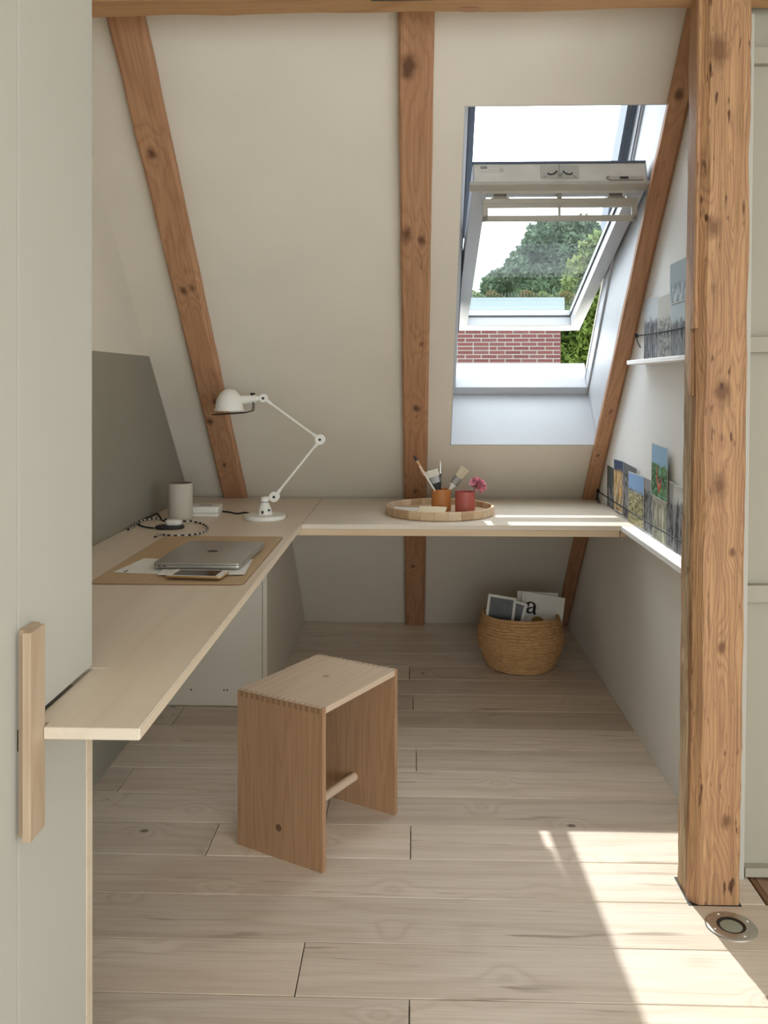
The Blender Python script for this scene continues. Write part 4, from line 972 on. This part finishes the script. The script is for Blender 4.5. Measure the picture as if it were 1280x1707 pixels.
# ------------------------------------------------------------------ outside: brick building, trees, lawn
b = B(); box(b, -60, 80, 6.5, 90, -7.2, -7.0); tag(obj('ground', b, 'lawn'), 'lawn far below outside the window', 'ground', kind='structure')
YN = 14.0; XN1 = 2.268; XN0 = -.55
nb = empty('brick_building', (0, YN, -7)); tag(nb, 'red brick neighbouring wall with white joints seen under the open sash', 'building')
b = B(); box(b, XN0, XN1 - .004, .010, 1.5, 0, 9.40); obj('mortar_wall', b, 'mortar', nb)
CP = .0637; LPn = .247; GAP = .017
def brick_mesh(l, h):
    b = B(); box(b, 0, l, 0, .03, 0, h); bevel(b, .003, 1); me = bpy.data.meshes.new('brick'); bmesh.ops.recalc_face_normals(b, faces=b.faces); b.to_mesh(me); b.free(); me.materials.append(M['brick']); return me
full, half = brick_mesh(LPn - GAP, CP - GAP), brick_mesh(LPn / 2 - GAP, CP - GAP)
rb = random.Random(11)
for i in range(25):
    z = 9.38 - (i + 1) * CP; x = XN1; first = (half if i % 2 else full)
    off = rb.choice((0, 0, .06, -.05)); q = 0
    while x > XN0 + .02:
        me = first if q == 0 else (half if rb.random() < .06 else full)
        l = (LPn if me is full else LPn / 2); x -= l
        if x < XN0: break
        obj('brick', me, 'brick', nb, loc=(x + GAP, rb.uniform(-.003, .002), z + GAP / 2)); q += 1
obj('coping', bb(XN0 - .05, XN1 + .05, -.06, .30, 9.40, 9.62, .01, 1), 'coping', nb)
b = B()
for i in range(58): box(b, XN0 + i * .049, XN0 + i * .049 + .010, .0, .01, 9.62, 9.70)
box(b, XN0, XN1, -.002, .012, 9.615, 9.63); obj('railing', b, 'gasket', nb)
def foliage(lobes, n, size, seed):
    rg = random.Random(seed); vs_, fs = [], []
    tot = sum(r[3] ** 2 for r in lobes)
    for (cx, cy, cz, r, zs) in lobes:
        for i in range(int(n * r * r / tot)):
            d = Vector((rg.gauss(0, 1), rg.gauss(0, 1), rg.gauss(0, 1))).normalized(); rad = r * (rg.random() ** .28) * (1 + .22 * mnoise.noise((d.x * 2.5 + cx, d.y * 2.5, d.z * 2.5 + cz)))
            p = Vector((cx + d.x * rad, cy + d.y * rad, cz + d.z * rad * zs))
            a = Vector((rg.gauss(0, 1), rg.gauss(0, 1), rg.gauss(0, 1))).normalized(); t = a.cross(Vector((rg.gauss(0, 1), rg.gauss(0, 1), 1))).normalized(); s_ = size * rg.uniform(.6, 1.3)
            q = len(vs_); vs_ += [p - a * s_, p + t * s_ * .5, p + a * s_, p - t * s_ * .5]; fs.append((q, q + 1, q + 2, q + 3))
    me = bpy.data.meshes.new('foliage'); me.from_pydata([tuple(v_) for v_ in vs_], [], fs); return me
def tree(nm, base, lobes, n, size, mat, lab, seed, cat='tree', trunk=.25):
    o = empty(nm, base); tag(o, lab, cat)
    L_ = [(x - base[0], y - base[1], z - base[2], r, zs) for x, y, z, r, zs in lobes]
    me = foliage(L_, n, size, seed); me.materials.append(M[mat]); f = obj('foliage', me, mat, o); f['kind'] = 'stuff'
    top = max(l[2] for l in L_); b = B()
    tube(b, [(0, 0, 0), (.05, 0, top * .4), (0, .05, top * .8)], [trunk, trunk * .75, trunk * .35], 10)
    for x, y, z, r, zs in L_: tube(b, [(0, 0, max(.02, z * .55)), (x * .6, y * .6, z * .85), (x, y, z)], [trunk * .45, trunk * .3, trunk * .12], 7)
    obj('trunk', b, 'bark', o, smooth=True)
def at(px, py, Y): return up(px, py, Y)
def lob(px, py, Y, rpx, zs=1.0): p = at(px, py, Y); return (p.x, p.y, p.z, rpx / FPX * Y, zs)
tree('tree', (4.6, 30, -7), [lob(925, 420, 30, 56, 1.0), lob(885, 450, 30, 42), lob(850, 480, 30, 36), lob(955, 440, 29, 50), lob(910, 500, 29, 60), lob(965, 400, 30, 40), lob(830, 500, 30.5, 28), lob(940, 560, 29, 80), lob(900, 412, 30.5, 30)] + [lob(948 - 134 * t + 9 * math.sin(t * 40), 392 + 104 * t ** 1.5 + 7 * math.cos(t * 31), 29.6 + .8 * math.sin(t * 17), 17 + 6 * math.sin(t * 23)) for t in [q / 16 for q in range(17)]] + [lob(955 + 52 * q / 5, 388 + 8 * math.sin(q * 2.1) + 14 * (q / 5) ** 2, 30, 20) for q in range(6)], 52000, .11, 'leaf1', 'large hazy green tree seen through the tilted glass', 1)
tree('tree', (4.6, 22, -7), [lob(985, 470, 22, 46), lob(1010, 430, 22, 44), lob(960, 500, 22, 30), lob(1030, 480, 22, 60)], 20000, .10, 'leaf3', 'yellow-green tree at the right edge of the tilted glass', 2)
tree('tree', (4.2, 17.5, -7), [lob(975, 560, 17.5, 56), lob(1000, 510, 17.5, 40), lob(950, 620, 17.5, 60), lob(1010, 610, 17.5, 70), lob(985, 680, 17.5, 80)], 30000, .075, 'leaf2', 'dark green tree beside the brick wall below the sash', 3)
for i, (px, rpx, lab) in enumerate(((790, 13, 'low green plant leftmost on the brick wall'), (820, 12, 'reddish plant on the brick wall left of the big tree'), (878, 13, 'reddish yellow plant in the middle of the brick wall top'), (905, 10, 'small yellowish plant on top of the brick wall'), (943, 11, 'reddish plant rightmost on the brick wall'))):
    p = at(px, 494, 14.2); tree('roof_plant', (p.x, 14.2, 2.62), [(p.x, 14.2, p.z, rpx / FPX * 14.2, .75), (p.x + .12, 14.25, p.z - .02, rpx / FPX * 10, .7)], 700, .022, 'leaf4' if i in (1, 2, 4) else 'leaf3', lab, 20 + i, 'plant', .008)
